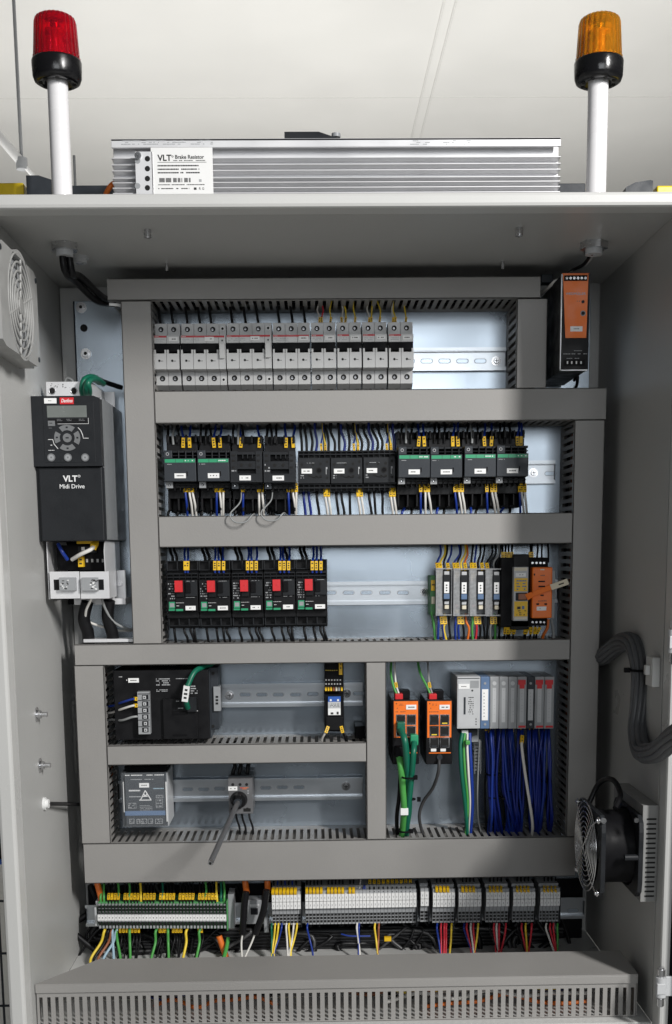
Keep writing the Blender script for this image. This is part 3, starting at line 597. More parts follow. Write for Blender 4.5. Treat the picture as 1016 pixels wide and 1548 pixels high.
# ------------------------------------------------------------------ row 1: circuit breakers
def zf(py, Y, px=430): return at(px, py, Y).z
def mcb(px0, px1, poles, aux, which, pole_w=.0175):
    Yt, Yl, Yn = -.052, -.064, -.070
    x0 = at(px0, 540, Yn).x; x1 = at(px1, 540, Yn).x-.0009; wd = x1-x0; Z = lambda py, Y: zf(py, Y)
    t = Thing('circuit_breaker', which, 'circuit breaker', (x0, -.01, zf(588, Yt)), 'circuit breakers in the top row')
    n = poles+(.55 if aux else 0); pw = wd/n
    prof = [(-.010, Z(488, Yt)), (Yt, Z(488, Yt)), (Yt, Z(507, Yt)), (Yl, Z(506, Yl)), (Yl, Z(518, Yl)), (Yl+.012, Z(519, Yl)), (Yl+.012, Z(532, Yl)), (Yn, Z(533, Yn)), (Yn, Z(557, Yn)), (Yt, Z(561, Yt)), (Yt, Z(581, Yt)), (Yt+.012, Z(587, Yt)), (-.010, Z(587, Yt))]
    gap = .0003; b = MB()
    for k in range(poles): b.prism(prof, 'x', x0+gap+k*pw, x0+(k+1)*pw-gap*.6, brk)
    if aux: b.prism([p for i, p in enumerate(prof) if i not in (5, 6)], 'x', x0+poles*pw+gap, x1-gap, brk)
    t.part('housing', b, .0005)
    for k in range(poles):
        c = x0+(k+.5)*pw; s = MB(); s.screw(c, Yt, Z(497, Yt), .0035); t.part('terminal_screw', s); s = MB(); s.screw(c+.0005, Yt, Z(571, Yt), .0038); t.part('terminal_screw', s); s = MB()
        s.cyl((c-.001, Yn+.0005, Z(544, Yn)), (c-.001, Yn-.0002, Z(544, Yn)), .0016, hole, 10); s.bars(c-.0005, c+.004, Z(545.5, Yn), Z(543.5, Yn), Yn, 1, ink, 1); t.part('pole_mark', s)
    tg = MB(); xe = x0+poles*pw; tg.box(x0+gap*2, xe-gap*2, Yl-.002, Yl+.0119, Z(531, Yl), Z(518.5, Yl), blackm); t.part('toggle_bar', tg, .0006)
    for k in range(poles*2):
        xp = x0+(k//2)*pw+(.0016 if k % 2 == 0 else pw-.0016); s = MB().box(xp-.0013, xp+.0013, Yl-.004, Yl+.003, Z(536, Yl), Z(528, Yl), brk); t.part('toggle_guide', s, .0004)
    r_ = MB(); r_.box(x0+.001, x0+(wd*(.97 if (aux or poles == 3) else .5)), Yl-.0003, Yl, Z(509, Yl), Z(506.3, Yl), stripe); r_.bars(x0+.002, x0+.007, Z(508.6, Yl), Z(506.9, Yl), Yl-.0003, 1, wink, 1, .0005, .001)
    t.part('brand_stripe', r_)
    pr_ = MB().bars(x0+.003, x0+wd*.42, Z(515.5, Yl), Z(510.5, Yl), Yl, 2, inkg, .75, .0006, .002); t.part('print', pr_)
    xc = (xe-.0085) if not aux else (x0+.75*(xe-x0)); plabel(t, xc, Z(511.5, Yl), Yl-.0003, .0125, .0055)
    if aux:
        s = MB(); c = x0+(poles+.27)*pw; s.box(c-pw*.2, c+pw*.2, Yn-.004, Yl, Z(541, Yn), Z(519, Yn), brk); s.cyl((c, Yt+.001, Z(496, Yt)), (c, Yt-.0004, Z(496, Yt)), .003, white, 12); s.cyl((c, Yt, Z(496, Yt)), (c, Yt-.0005, Z(496, Yt)), .0018, hole, 10)
        s.cyl((c, Yt+.001, Z(573, Yt)), (c, Yt-.0004, Z(573, Yt)), .003, white, 12); s.cyl((c, Yt, Z(573, Yt)), (c, Yt-.0005, Z(573, Yt)), .0018, hole, 10); s.box(c-.001, c+.001, Yl-.0003, Yl, Z(515, Yl), Z(512.5, Yl), ink); t.part('auxiliary_switch', s, .0004)
    return t
units = [(232, 272, 2, 0, 'two pole white circuit breaker at the far left of the breaker row'), (272.6, 342, 3, 1, 'three pole white circuit breaker with auxiliary switch, second from the left of the row'),
 (342.6, 412.4, 3, 1, 'three pole white circuit breaker with auxiliary switch, third from the left of the row'), (412.6, 470.4, 3, 0, 'plain three pole white circuit breaker in the middle of the row'),
 (471, 509.6, 2, 0, 'two pole circuit breaker right beside the plain three pole one'), (510, 548, 2, 0, 'two pole circuit breaker, third from the right end of the row'), (548.6, 587, 2, 0, 'two pole circuit breaker, next to the last one of the row'), (588.2, 627, 2, 0, 'two pole circuit breaker at the right end of the row')]
for u in units: mcb(*u)
for k, (a, mm) in enumerate(((482, wy), (487, wr), (499, wy), (517, wy), (521, wy), (536, wy), (557, wy), (561, wy), (573, wy), (593, wy), (597, wy), (613, wy))):
    wire([at(a, 492, -.035), at(a+rnd.uniform(-1, 2), 480, -.035), at(a+rnd.uniform(-3, 3), 468, -.04), at(a+rnd.uniform(-3, 3), 455, -.05)], .0011, mm if k % 3 else ww, 'thin wire with yellow marker above the right half of the breaker row', 'wires above the breaker row', tag=.25, tw=.0016, tl=.008)
for a in (243, 262, 284, 303, 320, 352, 372, 391, 423, 443, 462):
    wire([at(a, 492, -.035), at(a-2, 478, -.035), at(a-5, 455, -.05)], .0018, wk, 'black wire rising behind the left half of the breaker row', 'black wires above the breaker row')
for a, _, n, _, _ in units:
    for k in range(n):
        c = a+10+k*19.3; wire([at(c, 582, -.035), at(c+1, 588, -.035), at(c+2, 600, -.045)], .0026, wk, 'black wire leaving the bottom of the breaker row', 'black wires below the breaker row', n=3)
# ------------------------------------------------------------------ row 2: contactors
def contactor(px0, py_dy, kind, which, label_off=0):
    Yf, Yb = -.092, -.060; wd = .0432
    x0 = at(px0, 700, Yf).x; Z = lambda py, Y=Yf: at(500, py+py_dy, Y).z; X = lambda k: x0+wd*k
    t = Thing('contactor', which, 'contactor', (x0, -.01, Z(775, Yb)), 'contactors in the second row')
    m = MB(); m.box(X(.01), X(.99), Yb, -.010, Z(752, Yb), Z(668, Yb), black)
    for k in range(4):   # terminal barriers above and below
        a = .02+k*.3; m.box(X(a), X(a+.06), Yb-.006, -.012, Z(668, Yb), Z(656, Yb), black); m.box(X(a), X(a+.06), Yb-.006, -.012, Z(770, Yb), Z(752, Yb), black)
    m.box(X(.02), X(.98), -.03, -.012, Z(772, Yb), Z(654, Yb), black); t.part('base', m, .0006)
    h = MB()
    if kind == 'green':
        h.box(X(0), X(1), Yf, Yb, Z(726), Z(691), dgrey2); h.box(X(0), X(.26), Yf, Yb, Z(691), Z(679), dgrey2)
        h.box(X(.26), X(1), Yf+.004, Yb, Z(682.5), Z(679), dgrey); h.box(X(.26), X(1), Yf+.014, Yb, Z(691), Z(682.6), blackm)
        for k in range(3): h.box(X(.44+k*.22), X(.48+k*.22), Yf+.002, Yf+.016, Z(691), Z(679), dgrey)
        h.box(X(.26), X(1), Yf+.003, Yf+.012, Z(687.6), Z(686), dgrey)
        t.part('head', h, .0007)
        gb = MB().box(X(.03), X(.97), Yf-.0003, Yf, Z(697.5), Z(692.3), green); gb.bars(X(.66), X(.94), Z(696.4), Z(693.2), Yf-.0003, 1, wink, .6, .0006, .002); gb.box(X(.36), X(.37), Yf-.0004, Yf-.0003, Z(697.5), Z(692.3), ink); gb.box(X(.62), X(.63), Yf-.0004, Yf-.0003, Z(697.5), Z(692.3), ink); t.part('green_band', gb)
        d = MB().bars(X(.06), X(.25), Z(701), Z(699), Yf, 1, inkg, .8, .0006, .0015); d.box(X(.70), X(.735), Yf-.0004, Yf, Z(718), Z(711), blackm); d.cyl((X(.12), Yf+.0002, Z(684.5)), (X(.12), Yf-.0002, Z(684.5)), .0022, inkg, 14); d.cyl((X(.12), Yf, Z(684.5)), (X(.12), Yf-.0003, Z(684.5)), .0014, dgrey, 14)
        t.part('print', d); plabel(t, X(.5), Z(717.5), Yf, .0155, .0065)
    else:
        h.box(X(0), X(1), Yf+.012, Yb, Z(728), Z(679), black); h.box(X(0), X(1), Yf, Yf+.012, Z(726), Z(713), dgrey); h.box(X(0), X(.22), Yf, Yf+.012, Z(713), Z(679), dgrey); h.box(X(.80), X(1), Yf, Yf+.012, Z(713), Z(679), dgrey)
        h.box(X(.22), X(.8), Yf+.001, Yf+.012, Z(706), Z(694), dgrey); h.box(X(.22), X(.8), Yf+.002, Yf+.012, Z(684), Z(680), dgrey)
        for k in range(3): h.box(X(.38+k*.15), X(.41+k*.15), Yf+.001, Yf+.012, Z(690), Z(683), dgrey)
        for a in (.35, .62): h.cyl((X(a), Yf+.0012, Z(700)), (X(a), Yf+.0006, Z(700)), .0022, hole, 10)
        for a in (.1, .88):
            for q in (684, 692, 702): h.box(X(a-.05), X(a+.05), Yf-.0003, Yf, Z(q+3), Z(q), hole)
        t.part('head', h, .0006); plabel(t, X(.46), Z(719.5), Yf, .0155, .0065)
        t.part('print', MB().bars(X(.04), X(.2), Z(711), Z(697), Yf, 3, inkg, .5, .0005, .0014))
    bt = MB(); bt.box(X(0), X(1), Yb-.012, Yb, Z(737, Yb), Z(728, Yb), black)
    for k in range(5): bt.box(X(.26+k*.17), X(.29+k*.17), Yb-.016, Yb, Z(741, Yb), Z(728, Yb), black)
    bt.box(X(.24), X(1), Yb-.018, Yb-.012, Z(731, Yb-.018), Z(729.5, Yb-.018), dgrey)
    t.part('lower_terminals', bt, .0005)
    ct = MB().box(X(.02), X(.23), Yb-.022, Yb, Z(736, Yb-.02), Z(726.5, Yb-.02), mgrey if kind == 'green' else dgrey2); ct.screw(X(.12), Yb-.022, Z(731.3, Yb-.02), .0018, steel); t.part('coil_terminal', ct, .0004)
    return t
cx_ = [(248, 0, 'green'), (298.5, 0, 'green'), (348, 1.5, 'plain'), (398.5, 2, 'plain')]
nm = ['black contactor with green band at the far left of the contactor row', 'black contactor with green band, second from the left of the row', 'plain black contactor without green band, directly right of the two left green banded ones', 'plain black contactor without green band, directly left of the three flat relay blocks']
for (a, d, k), l in zip(cx_, nm): contactor(a, d, k, l)
nr = ['black contactor with green band directly right of the three flat relay blocks', 'black contactor with green band, third from the right end', 'black contactor with green band, second from the right end', 'black contactor with green band at the right end of the contactor row']
for a, l in zip((601.5, 651.5, 701.5, 751.2), nr): contactor(a, -3, 'green', l)
def relay_block(px0, which):
    Yf, Yb = -.072, -.058; wd = .0445; x0 = at(px0, 712, Yf).x; Z = lambda py, Y=Yf: at(525, py, Y).z; X = lambda k: x0+wd*k
    t = Thing('relay_block', which, 'relay block', (x0, -.01, Z(742, Yb)), 'flat relay blocks in the middle of the contactor row')
    m = MB().box(X(0), X(1), Yb, -.01, Z(742, Yb), Z(681, Yb), black)
    for r in ((691.5, 681), (743, 731)):
        for k in range(7): m.box(X(k/6-.012 if k else 0), X(min(1, k/6+.012)), Yb-.01, Yb, Z(r[0]), Z(r[1]), dgrey)
        m.box(X(0), X(1), Yb-.010, Yb, Z((r[0]+r[1])/2+.9), Z((r[0]+r[1])/2-.9), dgrey)
        m.box(X(0), X(1), Yb-.010, Yb, Z(r[1]+1.6), Z(r[1]), dgrey)
    t.part('base', m, .0004)
    f = MB().box(X(.015), X(.985), Yf, Yb, Z(730.5), Z(692), dgrey); f.cyl((X(.65), Yf+.0002, Z(711)), (X(.65), Yf-.0005, Z(711)), .0042, hole, 18); f.cyl((X(.65), Yf, Z(711)), (X(.65), Yf-.0008, Z(711)), .0028, blackm, 16)
    for a, q in ((.12, 702), (.46, 702), (.7, 701), (.35, 719), (.55, 721), (.7, 720), (.9, 698), (.9, 722)): f.cyl((X(a), Yf+.0002, Z(q)), (X(a), Yf-.0003, Z(q)), .0019, hole, 10)
    f.tube([(X(a), Yf-.0002, Z(q)) for a, q in ((.4, 720), (.5, 722), (.56, 719), (.64, 722), (.72, 721))], .0007, hole, 5); f.box(X(.86), X(.88), Yf-.0004, Yf, Z(717), Z(706), inkg); f.box(X(.88), X(.91), Yf-.0004, Yf, Z(709), Z(706), inkg)
    t.part('face', f, .0006); d = MB().bars(X(.2), X(.5), Z(700.5), Z(699), Yf, 1, inkg, .8, .0006, .0016); d.bars(X(.08), X(.18), Z(724), Z(717), Yf, 2, inkg, .6, .0006, .0012); t.part('print', d); plabel(t, X(.27), Z(712), Yf, .0145, .0065)
for a, l in zip((450.5, 500, 549.5), ('flat black relay block with round dial, left of three', 'flat black relay block with round dial, middle of three', 'flat black relay block with round dial, right of three')): relay_block(a, l)
# wires of the contactor row
def jw(px, k): return px+rnd.uniform(-k, k)
def topwires(cx, names, tags, y_top=630, y_bot=676, Y0=-.062, group=None, desc=''):
    for dx, mm, tg in names:
        wire([at(cx+dx, y_bot, Y0), at(cx+dx+rnd.uniform(-1, 1), y_bot-14, Y0), at(jw(cx+dx, 3), y_bot-30, Y0+.012), at(jw(cx+dx, 3), y_top, -.045)], .0017, mm, desc % mm.name.split('_')[-1], group, tag=.22 if tg else None, tw=.0022, tl=.0135)
def botwires(cx, names, desc, group, y0=738, y_bot=790):
    for dx, mm, tg in names:
        q = rnd.uniform(0, 7); wire([at(cx+dx, y0-8, -.064), at(cx+dx+.5, y0+8, -.068), at(cx+dx+q*.6, y0+26, -.066), at(cx+dx+q, y_bot, -.050)], .0017, mm, desc % mm.name.split('_')[-1], group, tag=.22 if tg else None, tw=.0022, tl=.0125)
cns = [(250, 27, 40, 0), (299, 25, 37, 0), (348, 16, 47, 0), (398.5, 34, 48, 0), (601.5, 31, 43, 1), (651.5, 33, 44, 1), (701.5, 31, 44, 1), (751.2, 31, 39, 1)]
lab = ['far left contactor', 'second contactor from the left', 'first plain contactor', 'second plain contactor', 'green banded contactor right of the relay blocks', 'third contactor from the right', 'second contactor from the right', 'far right contactor']
for i, (x, a, b, s) in enumerate(cns):
    yb = 676 if not s else 674
    topwires(x, [(a, wb, 1), (b-3, wb, 1)], 1, y_bot=yb, group='blue wires above the '+lab[i], desc='%s wire with yellow marker entering the top of the '+lab[i])
    topwires(x, [(5, wk, 0), (12, wk if i % 2 else wgr, 0), (20, wk, 0)], 0, y_bot=yb-4, group='wires above the left side of the '+lab[i], desc='%s wire without marker entering the top of the '+lab[i])
    botwires(x, [(a+3, wb, 1)], '%s wire with yellow marker below the '+lab[i], None)
    botwires(x, [(b-2 if s else b-4, ww, 1), (b+3 if s else b+1, ww, 1)], '%s wire with yellow marker below the '+lab[i], 'white wires below the '+lab[i])
    for q in (10, 20): wire([at(x+q, 768, -.05), at(x+q+rnd.uniform(-6, 1), 776, -.055), at(x+q-5, 792, -.05)], .0019, wb if q == 10 and s else wk, 'dark wire leaving the bottom of the '+lab[i], 'dark wires below the '+lab[i], n=4)
for (xa, ya) in ((365, 745), (412, 742)): wire([at(xa, ya-6, -.062), at(xa-2, ya+14, -.085), at(xa-17, ya+32, -.108), at(xa-10, ya+44, -.112), at(xa+6, ya+44, -.112), at(xa+16, ya+34, -.108), at(xa+20, 778, -.08), at(xa+20, 790, -.06)], .0010, wgr, 'thin grey wire looping over the duct lid below the %s plain contactor' % ('first' if xa < 400 else 'second'))
for i, x in enumerate((450.5, 500, 549.5)):
    r = ('left', 'middle', 'right')[i]
    for k, q in enumerate((6, 13, 20, 27, 40, 46)):
        mm = wk if (k+i) % 4 != 3 else wdb
        wire([at(x+q, 684, -.05), at(x+q+rnd.uniform(-1, 2), 668, -.05), at(x+q-rnd.uniform(0, 7), 650, -.05), at(x+q-rnd.uniform(0, 6), 630, -.05)], .0019, mm, 'dark wire dropping into the top of the %s flat relay block' % r, 'dark wires above the %s flat relay block' % r)
    for q in (36, 42): wire([at(x+q, 684, -.055), at(x+q-1, 670, -.056), at(x+38, 655, -.055), at(x+37, 634, -.05)], .0012, (wb, wy)[q == 42], '%s wire with marker above the %s flat relay block' % (('blue', 'yellow')[q == 42], r), tag=.18, tw=.0015)
    for k, q in enumerate((8, 16, 28)): wire([at(x+q, 738, -.05), at(x+q+1, 755, -.052), at(x+q+rnd.uniform(1, 5), 775, -.05), at(x+q+4, 792, -.05)], .0019, (wdb, wdb, wk)[k] if i == 0 else wk, 'dark wire below the %s flat relay block' % r, 'dark wires below the %s flat relay block' % r)
    for q in (41, 46): wire([at(x+q, 738, -.06), at(x+q+.5, 752, -.064), at(x+q+3, 770, -.062), at(x+q+5, 792, -.05)], .0017, ww, 'white wire with yellow marker below the %s flat relay block' % r, 'white wires below the %s flat relay block' % r, tag=.2, tw=.0021, tl=.013)
# ------------------------------------------------------------------ row 3: motor starters
def starter(px0, which):
    Yf, Yb = -.088, -.070; wd = .0438; x0 = at(px0, 895, Yf).x; Z = lambda py, Y=Yf: at(372, py, Y).z; X = lambda k: x0+wd*k
    t = Thing('motor_starter', which, 'motor starter', (x0, -.01, Z(950, Yb)), 'motor starters with red buttons')
    b = MB().box(X(0), X(1), Yb+.006, -.010, Z(949, Yb), Z(847, Yb), black)
    for (r0, r1) in ((862, 847), (947, 934)):
        b.box(X(0), X(1), Yb-.002, Yb+.006, Z(r1+1.4 if r1 < 900 else r1+1.4), Z(r1), dgrey); b.box(X(0), X(1), Yb-.002, Yb+.006, Z(r0), Z(r0-1.6), dgrey)
        for k in range(4): b.box(X(k*.32), X(k*.32+.04), Yb-.003, Yb+.006, Z(r0), Z(r1), dgrey)
    b.box(X(.0), X(1), Yb-.006, Yb+.006, Z(873), Z(871), dgrey); b.box(X(0), X(1), Yb-.006, Yb+.006, Z(868), Z(866), dgrey)
    for k in range(6): b.box(X(k*.193), X(k*.193+.03), Yb-.006, Yb+.006, Z(876), Z(866), black)
    b.box(X(0), X(1), Yb-.006, Yb+.006, Z(934), Z(924), black); t.part('base', b, .0004)
    f = MB().box(X(0.01), X(.99), Yf+.004, Yb, Z(924), Z(876), black); f.box(X(.32), X(.56), Yf, Yf+.004, Z(902), Z(876.5), black); f.box(X(.60), X(.98), Yf+.001, Yf+.004, Z(901), Z(877), dgrey); f.box(X(.30), X(.98), Yf+.0005, Yf+.004, Z(923), Z(903.5), black)
    f.box(X(.62), X(.78), Yf-.001, Yf+.001, Z(896), Z(880), blackm); t.part('face', f, .0005)
    t.part('stop_button', MB().box(X(.29), X(.535), Yf-.005, Yf, Z(894), Z(876.8), red).tube([(X(.38), Yf-.0051, Z(886)), (X(.42), Yf-.0051, Z(884)), (X(.45), Yf-.0051, Z(887))], .0003, stripe, 5), .0006)
    d = MB(); d.box(X(.07), X(.27), Yf+.0036, Yf+.004, Z(919), Z(909), green); d.box(X(.10), X(.24), Yf+.0034, Yf+.0037, Z(917), Z(911), mgrey); d.box(X(.06), X(.27), Yf+.0036, Yf+.004, Z(922.5), Z(920), green); d.box(X(.30), X(.52), Yf+.0001, Yf+.0005, Z(922.8), Z(919.8), green)
    d.bars(X(.06), X(.26), Z(906), Z(880), Yf+.004, 7, inkg, .55, .0005, .0013); d.bars(X(.3), X(.55), Z(911), Z(910), Yf+.0005, 1, wink, 1, .001, .003); d.bars(X(.62), X(.9), Z(903), Z(902), Yf+.0005, 1, inkg, .8, .001, .003); d.bars(X(.65), X(.9), Z(878.5), Z(877.3), Yf+.001, 1, inkg, .7); d.bars(X(.32), X(.4), Z(916), Z(914), Yf+.0005, 1, wink, 1, .0006, .001)
    t.part('print', d); plabel(t, X(.76), Z(918.5), Yf-.0003, .0140, .0060); return t
sl = ['black motor starter with red button at the far left of its row', 'motor starter with red button, second from the left', 'motor starter with red button in the middle of the five', 'motor starter with red button, second from the right', 'motor starter with red button at the right end of the five']
for i, (a, l) in enumerate(zip((251, 300, 349.5, 398.5, 447.3), sl)):
    starter(a, l); nmr = ('far left', 'second', 'middle', 'fourth', 'right end')[i]
    for q in ((29, 33) if i == 0 else (25, 31, 38)):
        wire([at(a+q, 866, -.078), at(a+q, 850, -.078), at(a+q+rnd.uniform(-2, 2), 838, -.06), at(a+q, 818, -.05)], .0016, wb, 'blue wire with yellow marker on the %s red button motor starter' % nmr, 'blue wires on the %s motor starter' % nmr, tag=.24, tw=.0022, tl=.0125)
    for q in (24, 18, 44)[:2+(i % 2)]: wire([at(a+q-8, 852, -.06), at(a+q-8, 842, -.062), at(a+q-12, 830, -.055), at(a+q-10, 816, -.05)], .0021, wk, 'black wire above the %s red button motor starter' % nmr, 'black wires above the %s motor starter' % nmr)
    for q in (12, 27, 37, 42): wire([at(a+q, 944, -.06), at(a+q+1, 955, -.062), at(a+q+4+rnd.uniform(-2, 2), 966, -.06), at(a+q+5, 978, -.05)], .0019, wk, 'black wire below the %s red button motor starter' % nmr, 'black wires below the %s motor starter' % nmr)
# ------------------------------------------------------------------ row 3 right: fuse terminals and relays
def bxp(m, px0, py0, px1, py1, Yf, Yb, mm):
    x0, x1, z0, z1 = rc(px0, py0, px1, py1, Yf); m.box(x0, x1, Yf, Yb, z0, z1, mm); return m
def px_(px, py, Y): return at(px, py, Y)
spots = [(659, 'at the far left'), (685, 'second from the left'), (710.5, 'second from the right'), (734.5, 'at the far right')]
for i, (a, l) in enumerate(spots):
    Y = -.072; t = Thing('fuse_terminal', 'fuse terminal pair with clear cover and white tag, '+l+' of four', 'fuse terminal', at(a+12, 933, -.01), 'fuse terminals')
    m = MB(); bxp(m, a+1, 862, a+23.5, 930, Y+.022, -.01, mgrey); t.part('base', m, .0006)
    tm = MB(); bxp(tm, a+2, 864, a+9, 876, Y+.008, Y+.021, (yellow, yellow, yellow, tgrey)[i]); bxp(tm, a+2, 876, a+9, 879, Y+.008, Y+.021, (yellow, wo, wo, yellow)[i]); bxp(tm, a+3, 886, a+8, 908, Y+.010, Y+.021, lgrey)
    for q in (884, 891, 902): p = at(a+5, q, Y+.009); tm.cyl((p.x, Y+.0095, p.z), (p.x, Y+.009, p.z), .0017, hole, 8)
    bxp(tm, a+3, 913, a+8, 918, Y+.009, Y+.021, red if i != 0 else stripe); bxp(tm, a+2.5, 921, a+8.5, 927, Y+.009, Y+.021, (yellow, yellow, tgrey, ink)[i]); t.part('terminal_strip', tm, .0003)
    fh = MB(); bxp(fh, a+11, 869, a+22, 908, Y-.002, Y+.02, dgrey); bxp(fh, a+12, 898, a+21, 906, Y-.0035, Y-.002, bluep); bxp(fh, a+12.5, 864, a+20.5, 873, Y+.002, Y+.02, lgrey); bxp(fh, a+13, 909, a+20, 914, Y+.002, Y+.02, lgrey); bxp(fh, a+13.5, 915, a+20, 921, Y+.004, Y+.02, cream); h_ = t.part('fuse_holder', fh, .0009)
    tg = MB(); bxp(tg, a+12.8, 880, a+20.2, 897, Y-.0028, Y-.002, wlabel)
    for q in (884, 888, 892): bxp(tg, a+15.3, q, a+17.6, q+2, Y-.003, Y-.0028, ink)
    t.part('name_tag', tg, parent=h_)
    cv = MB(); bxp(cv, a+.3, 859, a+10, 931, Y, Y+.0012, clearg); bxp(cv, a+.3, 859, a+24.5, 861, Y-.001, Y+.03, clearg); bxp(cv, a+.3, 929, a+24.5, 931, Y-.001, Y+.03, clearg); bxp(cv, a+23.6, 860, a+24.6, 931, Y, Y+.03, clearg); bxp(cv, a+9.6, 860, a+10.4, 931, Y, Y+.03, clearg); t.part('clear_cover', cv)
    for k, q in enumerate((3, 8, 13, 19)):
        mm = ((wb, wy, wk, wb), (wb, wk, wy, wo), (wk, wb, wk, wk), (wk, wk, wgr, wk))[i][k]
        wire([at(a+q, 862, -.055), at(a+q-1, 850, -.058), at(a+q+2+rnd.uniform(-3, 6), 836, -.058), at(a+q+rnd.uniform(-1, 7), 816, -.05)], .0015, mm, '%s wire above the clear fuse terminals' % mm.name.split('_')[-1], 'wires above the fuse terminals', tag=.2 if (k % 2 == 1 and i < 3) or k == 0 else None, tw=.0022, tl=.011)
        mm = ((wb, wb, wy, wk), (wb, wb, wk, wo), (wg, wr, wk, wk), (wk, wgr, wg, wk))[i][k]
        wire([at(a+q, 928, -.055), at(a+q+1, 940, -.058), at(a+q+rnd.uniform(-2, 5), 952, -.057), at(a+q+rnd.uniform(-2, 6), 978, -.05)], .0017, mm, '%s wire below the clear fuse terminals' % mm.name.split('_')[-1], 'wires below the fuse terminals', tag=.28 if k in (1, 2) else None, tw=.0024, tl=.011)
m = MB(); bxp(m, 651, 870, 658, 930, -.05, -.01, tgreen); bxp(m, 652, 877, 657.5, 893, -.054, -.05, yellow); bxp(m, 652.5, 902, 657.5, 913, -.054, -.05, cream); bxp(m, 653, 883, 657, 885, -.0545, -.054, ink); solo(m, 'earth_terminal', 'narrow green earth terminal with yellow tag left of the fuse terminals', 'terminal', bevel=.0005)
wire([at(652, 925, -.05), at(656, 945, -.052), at(658, 965, -.05), at(659, 978, -.05)], .002, wg, 'green wire leaving the narrow earth terminal left of the fuses')
m = MB(); bxp(m, 761, 885, 766, 905, -.012, -.008, lgrey); solo(m, 'end_clamp', 'small grey end clamp between the fuse terminals and the yellow relay', 'clamp', bevel=.0005)
Y = -.088
t = Thing('safety_relay', 'black relay with a yellow printed front and white tag, left of the orange one', 'relay', at(780, 948, -.01))
m = MB(); bxp(m, 757, 843, 803, 948, Y+.014, -.01, blackm); bxp(m, 776, 838, 800, 858, Y+.012, -.01, black); bxp(m, 772, 939, 800, 952, Y+.014, -.01, black); t.part('housing', m, .001)
m = MB(); bxp(m, 776.5, 857, 798.5, 938.5, Y, Y+.014, lgrey); t.part('frame', m, .0008)
m = MB(); bxp(m, 777.5, 874, 797.5, 894, Y-.0006, Y, yellow); bxp(m, 777.5, 909, 797.5, 932, Y-.0006, Y, yellow); bxp(m, 778, 858, 797, 863, Y-.0006, Y, cream); bxp(m, 780, 866, 795, 872, Y-.001, Y, wlabel); m.bars(at(783, 869, Y).x, at(791, 869, Y).x, at(783, 870, Y).z, at(783, 868, Y).z, Y-.001, 1, ink)
m.bars(at(781, 880, Y).x, at(796, 880, Y).x, at(783, 893, Y).z, at(783, 876, Y).z, Y-.0006, 4, bluep, .85, .001, .003); m.bars(at(779, 880, Y).x, at(796, 880, Y).x, at(783, 931, Y).z, at(783, 922, Y).z, Y-.0006, 3, ink, .6, .0006, .002); bxp(m, 782, 917, 787, 921, Y-.0009, Y, ink); bxp(m, 789, 916, 793, 921, Y-.0008, Y-.0006, bluep); bxp(m, 778, 933, 797, 936, Y-.0006, Y, cream); t.part('front_label', m)
m = MB(); bxp(m, 780, 896, 797, 908, Y-.002, Y, dgrey); bxp(m, 784, 897.5, 796, 906.5, Y-.004, Y-.002, wbr); t.part('window', m, .0005)
t = Thing('plug_in_relay', 'bright orange plug-in relay on black socket at the right end of the row', 'relay', at(818, 936, -.01))
m = MB(); bxp(m, 801, 843, 828, 946, Y+.018, -.01, blackm)
for q in (805, 811, 817, 822.5):
    for r in (851, 940.5): p = at(q, r, Y+.018); m.cyl((p.x, Y+.019, p.z), (p.x, Y+.0172, p.z), .0016, steel, 10)
t.part('socket', m, .0008)
m = MB(); bxp(m, 804.5, 857.5, 835, 934.5, Y-.002, Y+.018, orange); bx_ = t.part('housing', m, .0015)
m = MB()
for (a, b, c, d) in ((814, 878, 824, 880), (814, 885.5, 824, 887.5), (817, 899, 822, 901), (811, 912, 815, 914.5), (823, 912, 827, 914.5), (807, 867, 809, 870)): bxp(m, a, b, c, d, Y-.0024, Y-.002, hole)
m.bars(at(813, 907, Y).x, at(826, 907, Y).x, at(813, 910, Y).z, at(813, 907, Y).z, Y-.0021, 1, wbr); m.bars(at(816, 907, Y).x, at(828, 907, Y).x, at(813, 872, Y).z, at(813, 868, Y).z, Y-.0021, 1, wbr, .7)
bxp(m, 811.5, 917, 826, 923, Y-.0028, Y-.002, wlabel); m.bars(at(815, 920, Y).x, at(823, 920, Y).x, at(813, 921.3, Y).z, at(813, 918.8, Y).z, Y-.0028, 1, inkg); bxp(m, 817, 860, 823, 862, Y-.0022, Y-.002, cream); t.part('front_print', m, parent=bx_)
m = MB(); bxp(m, 834, 862, 839, 935, -.05, -.01, tgrey); bxp(m, 834, 895, 840, 905, -.052, -.03, mgrey); t.part('socket_clip', m, .0005)
# orange seal strap hanging across both relays
a, b, c, d = at(796, 903, Y-.006), at(806, 898, Y-.010), at(833, 888, Y-.016), at(859, 879, Y-.03)
def strap(m, p, q, w0, w1, th, mm):
    t_ = (q-p).normalized(); n_ = t_.cross(Vector((0, 1, 0))).normalized(); yv = Vector((0, th, 0))
    vs = [p+n_*w0, p-n_*w0, p-n_*w0+yv, p+n_*w0+yv, q+n_*w1, q-n_*w1, q-n_*w1+yv, q+n_*w1+yv]
    m.add(vs, [(0, 1, 2, 3), (7, 6, 5, 4), (0, 4, 5, 1), (1, 5, 6, 2), (2, 6, 7, 3), (3, 7, 4, 0)], mm)
s = Thing('seal_strap', 'orange plastic strap with pale end lying across the two relays', 'strap', a)
m = MB(); strap(m, a, b, .0048, .0034, .003, orange); strap(m, b, c, .0034, .0036, .002, orange); s.part('band', m, .0006)
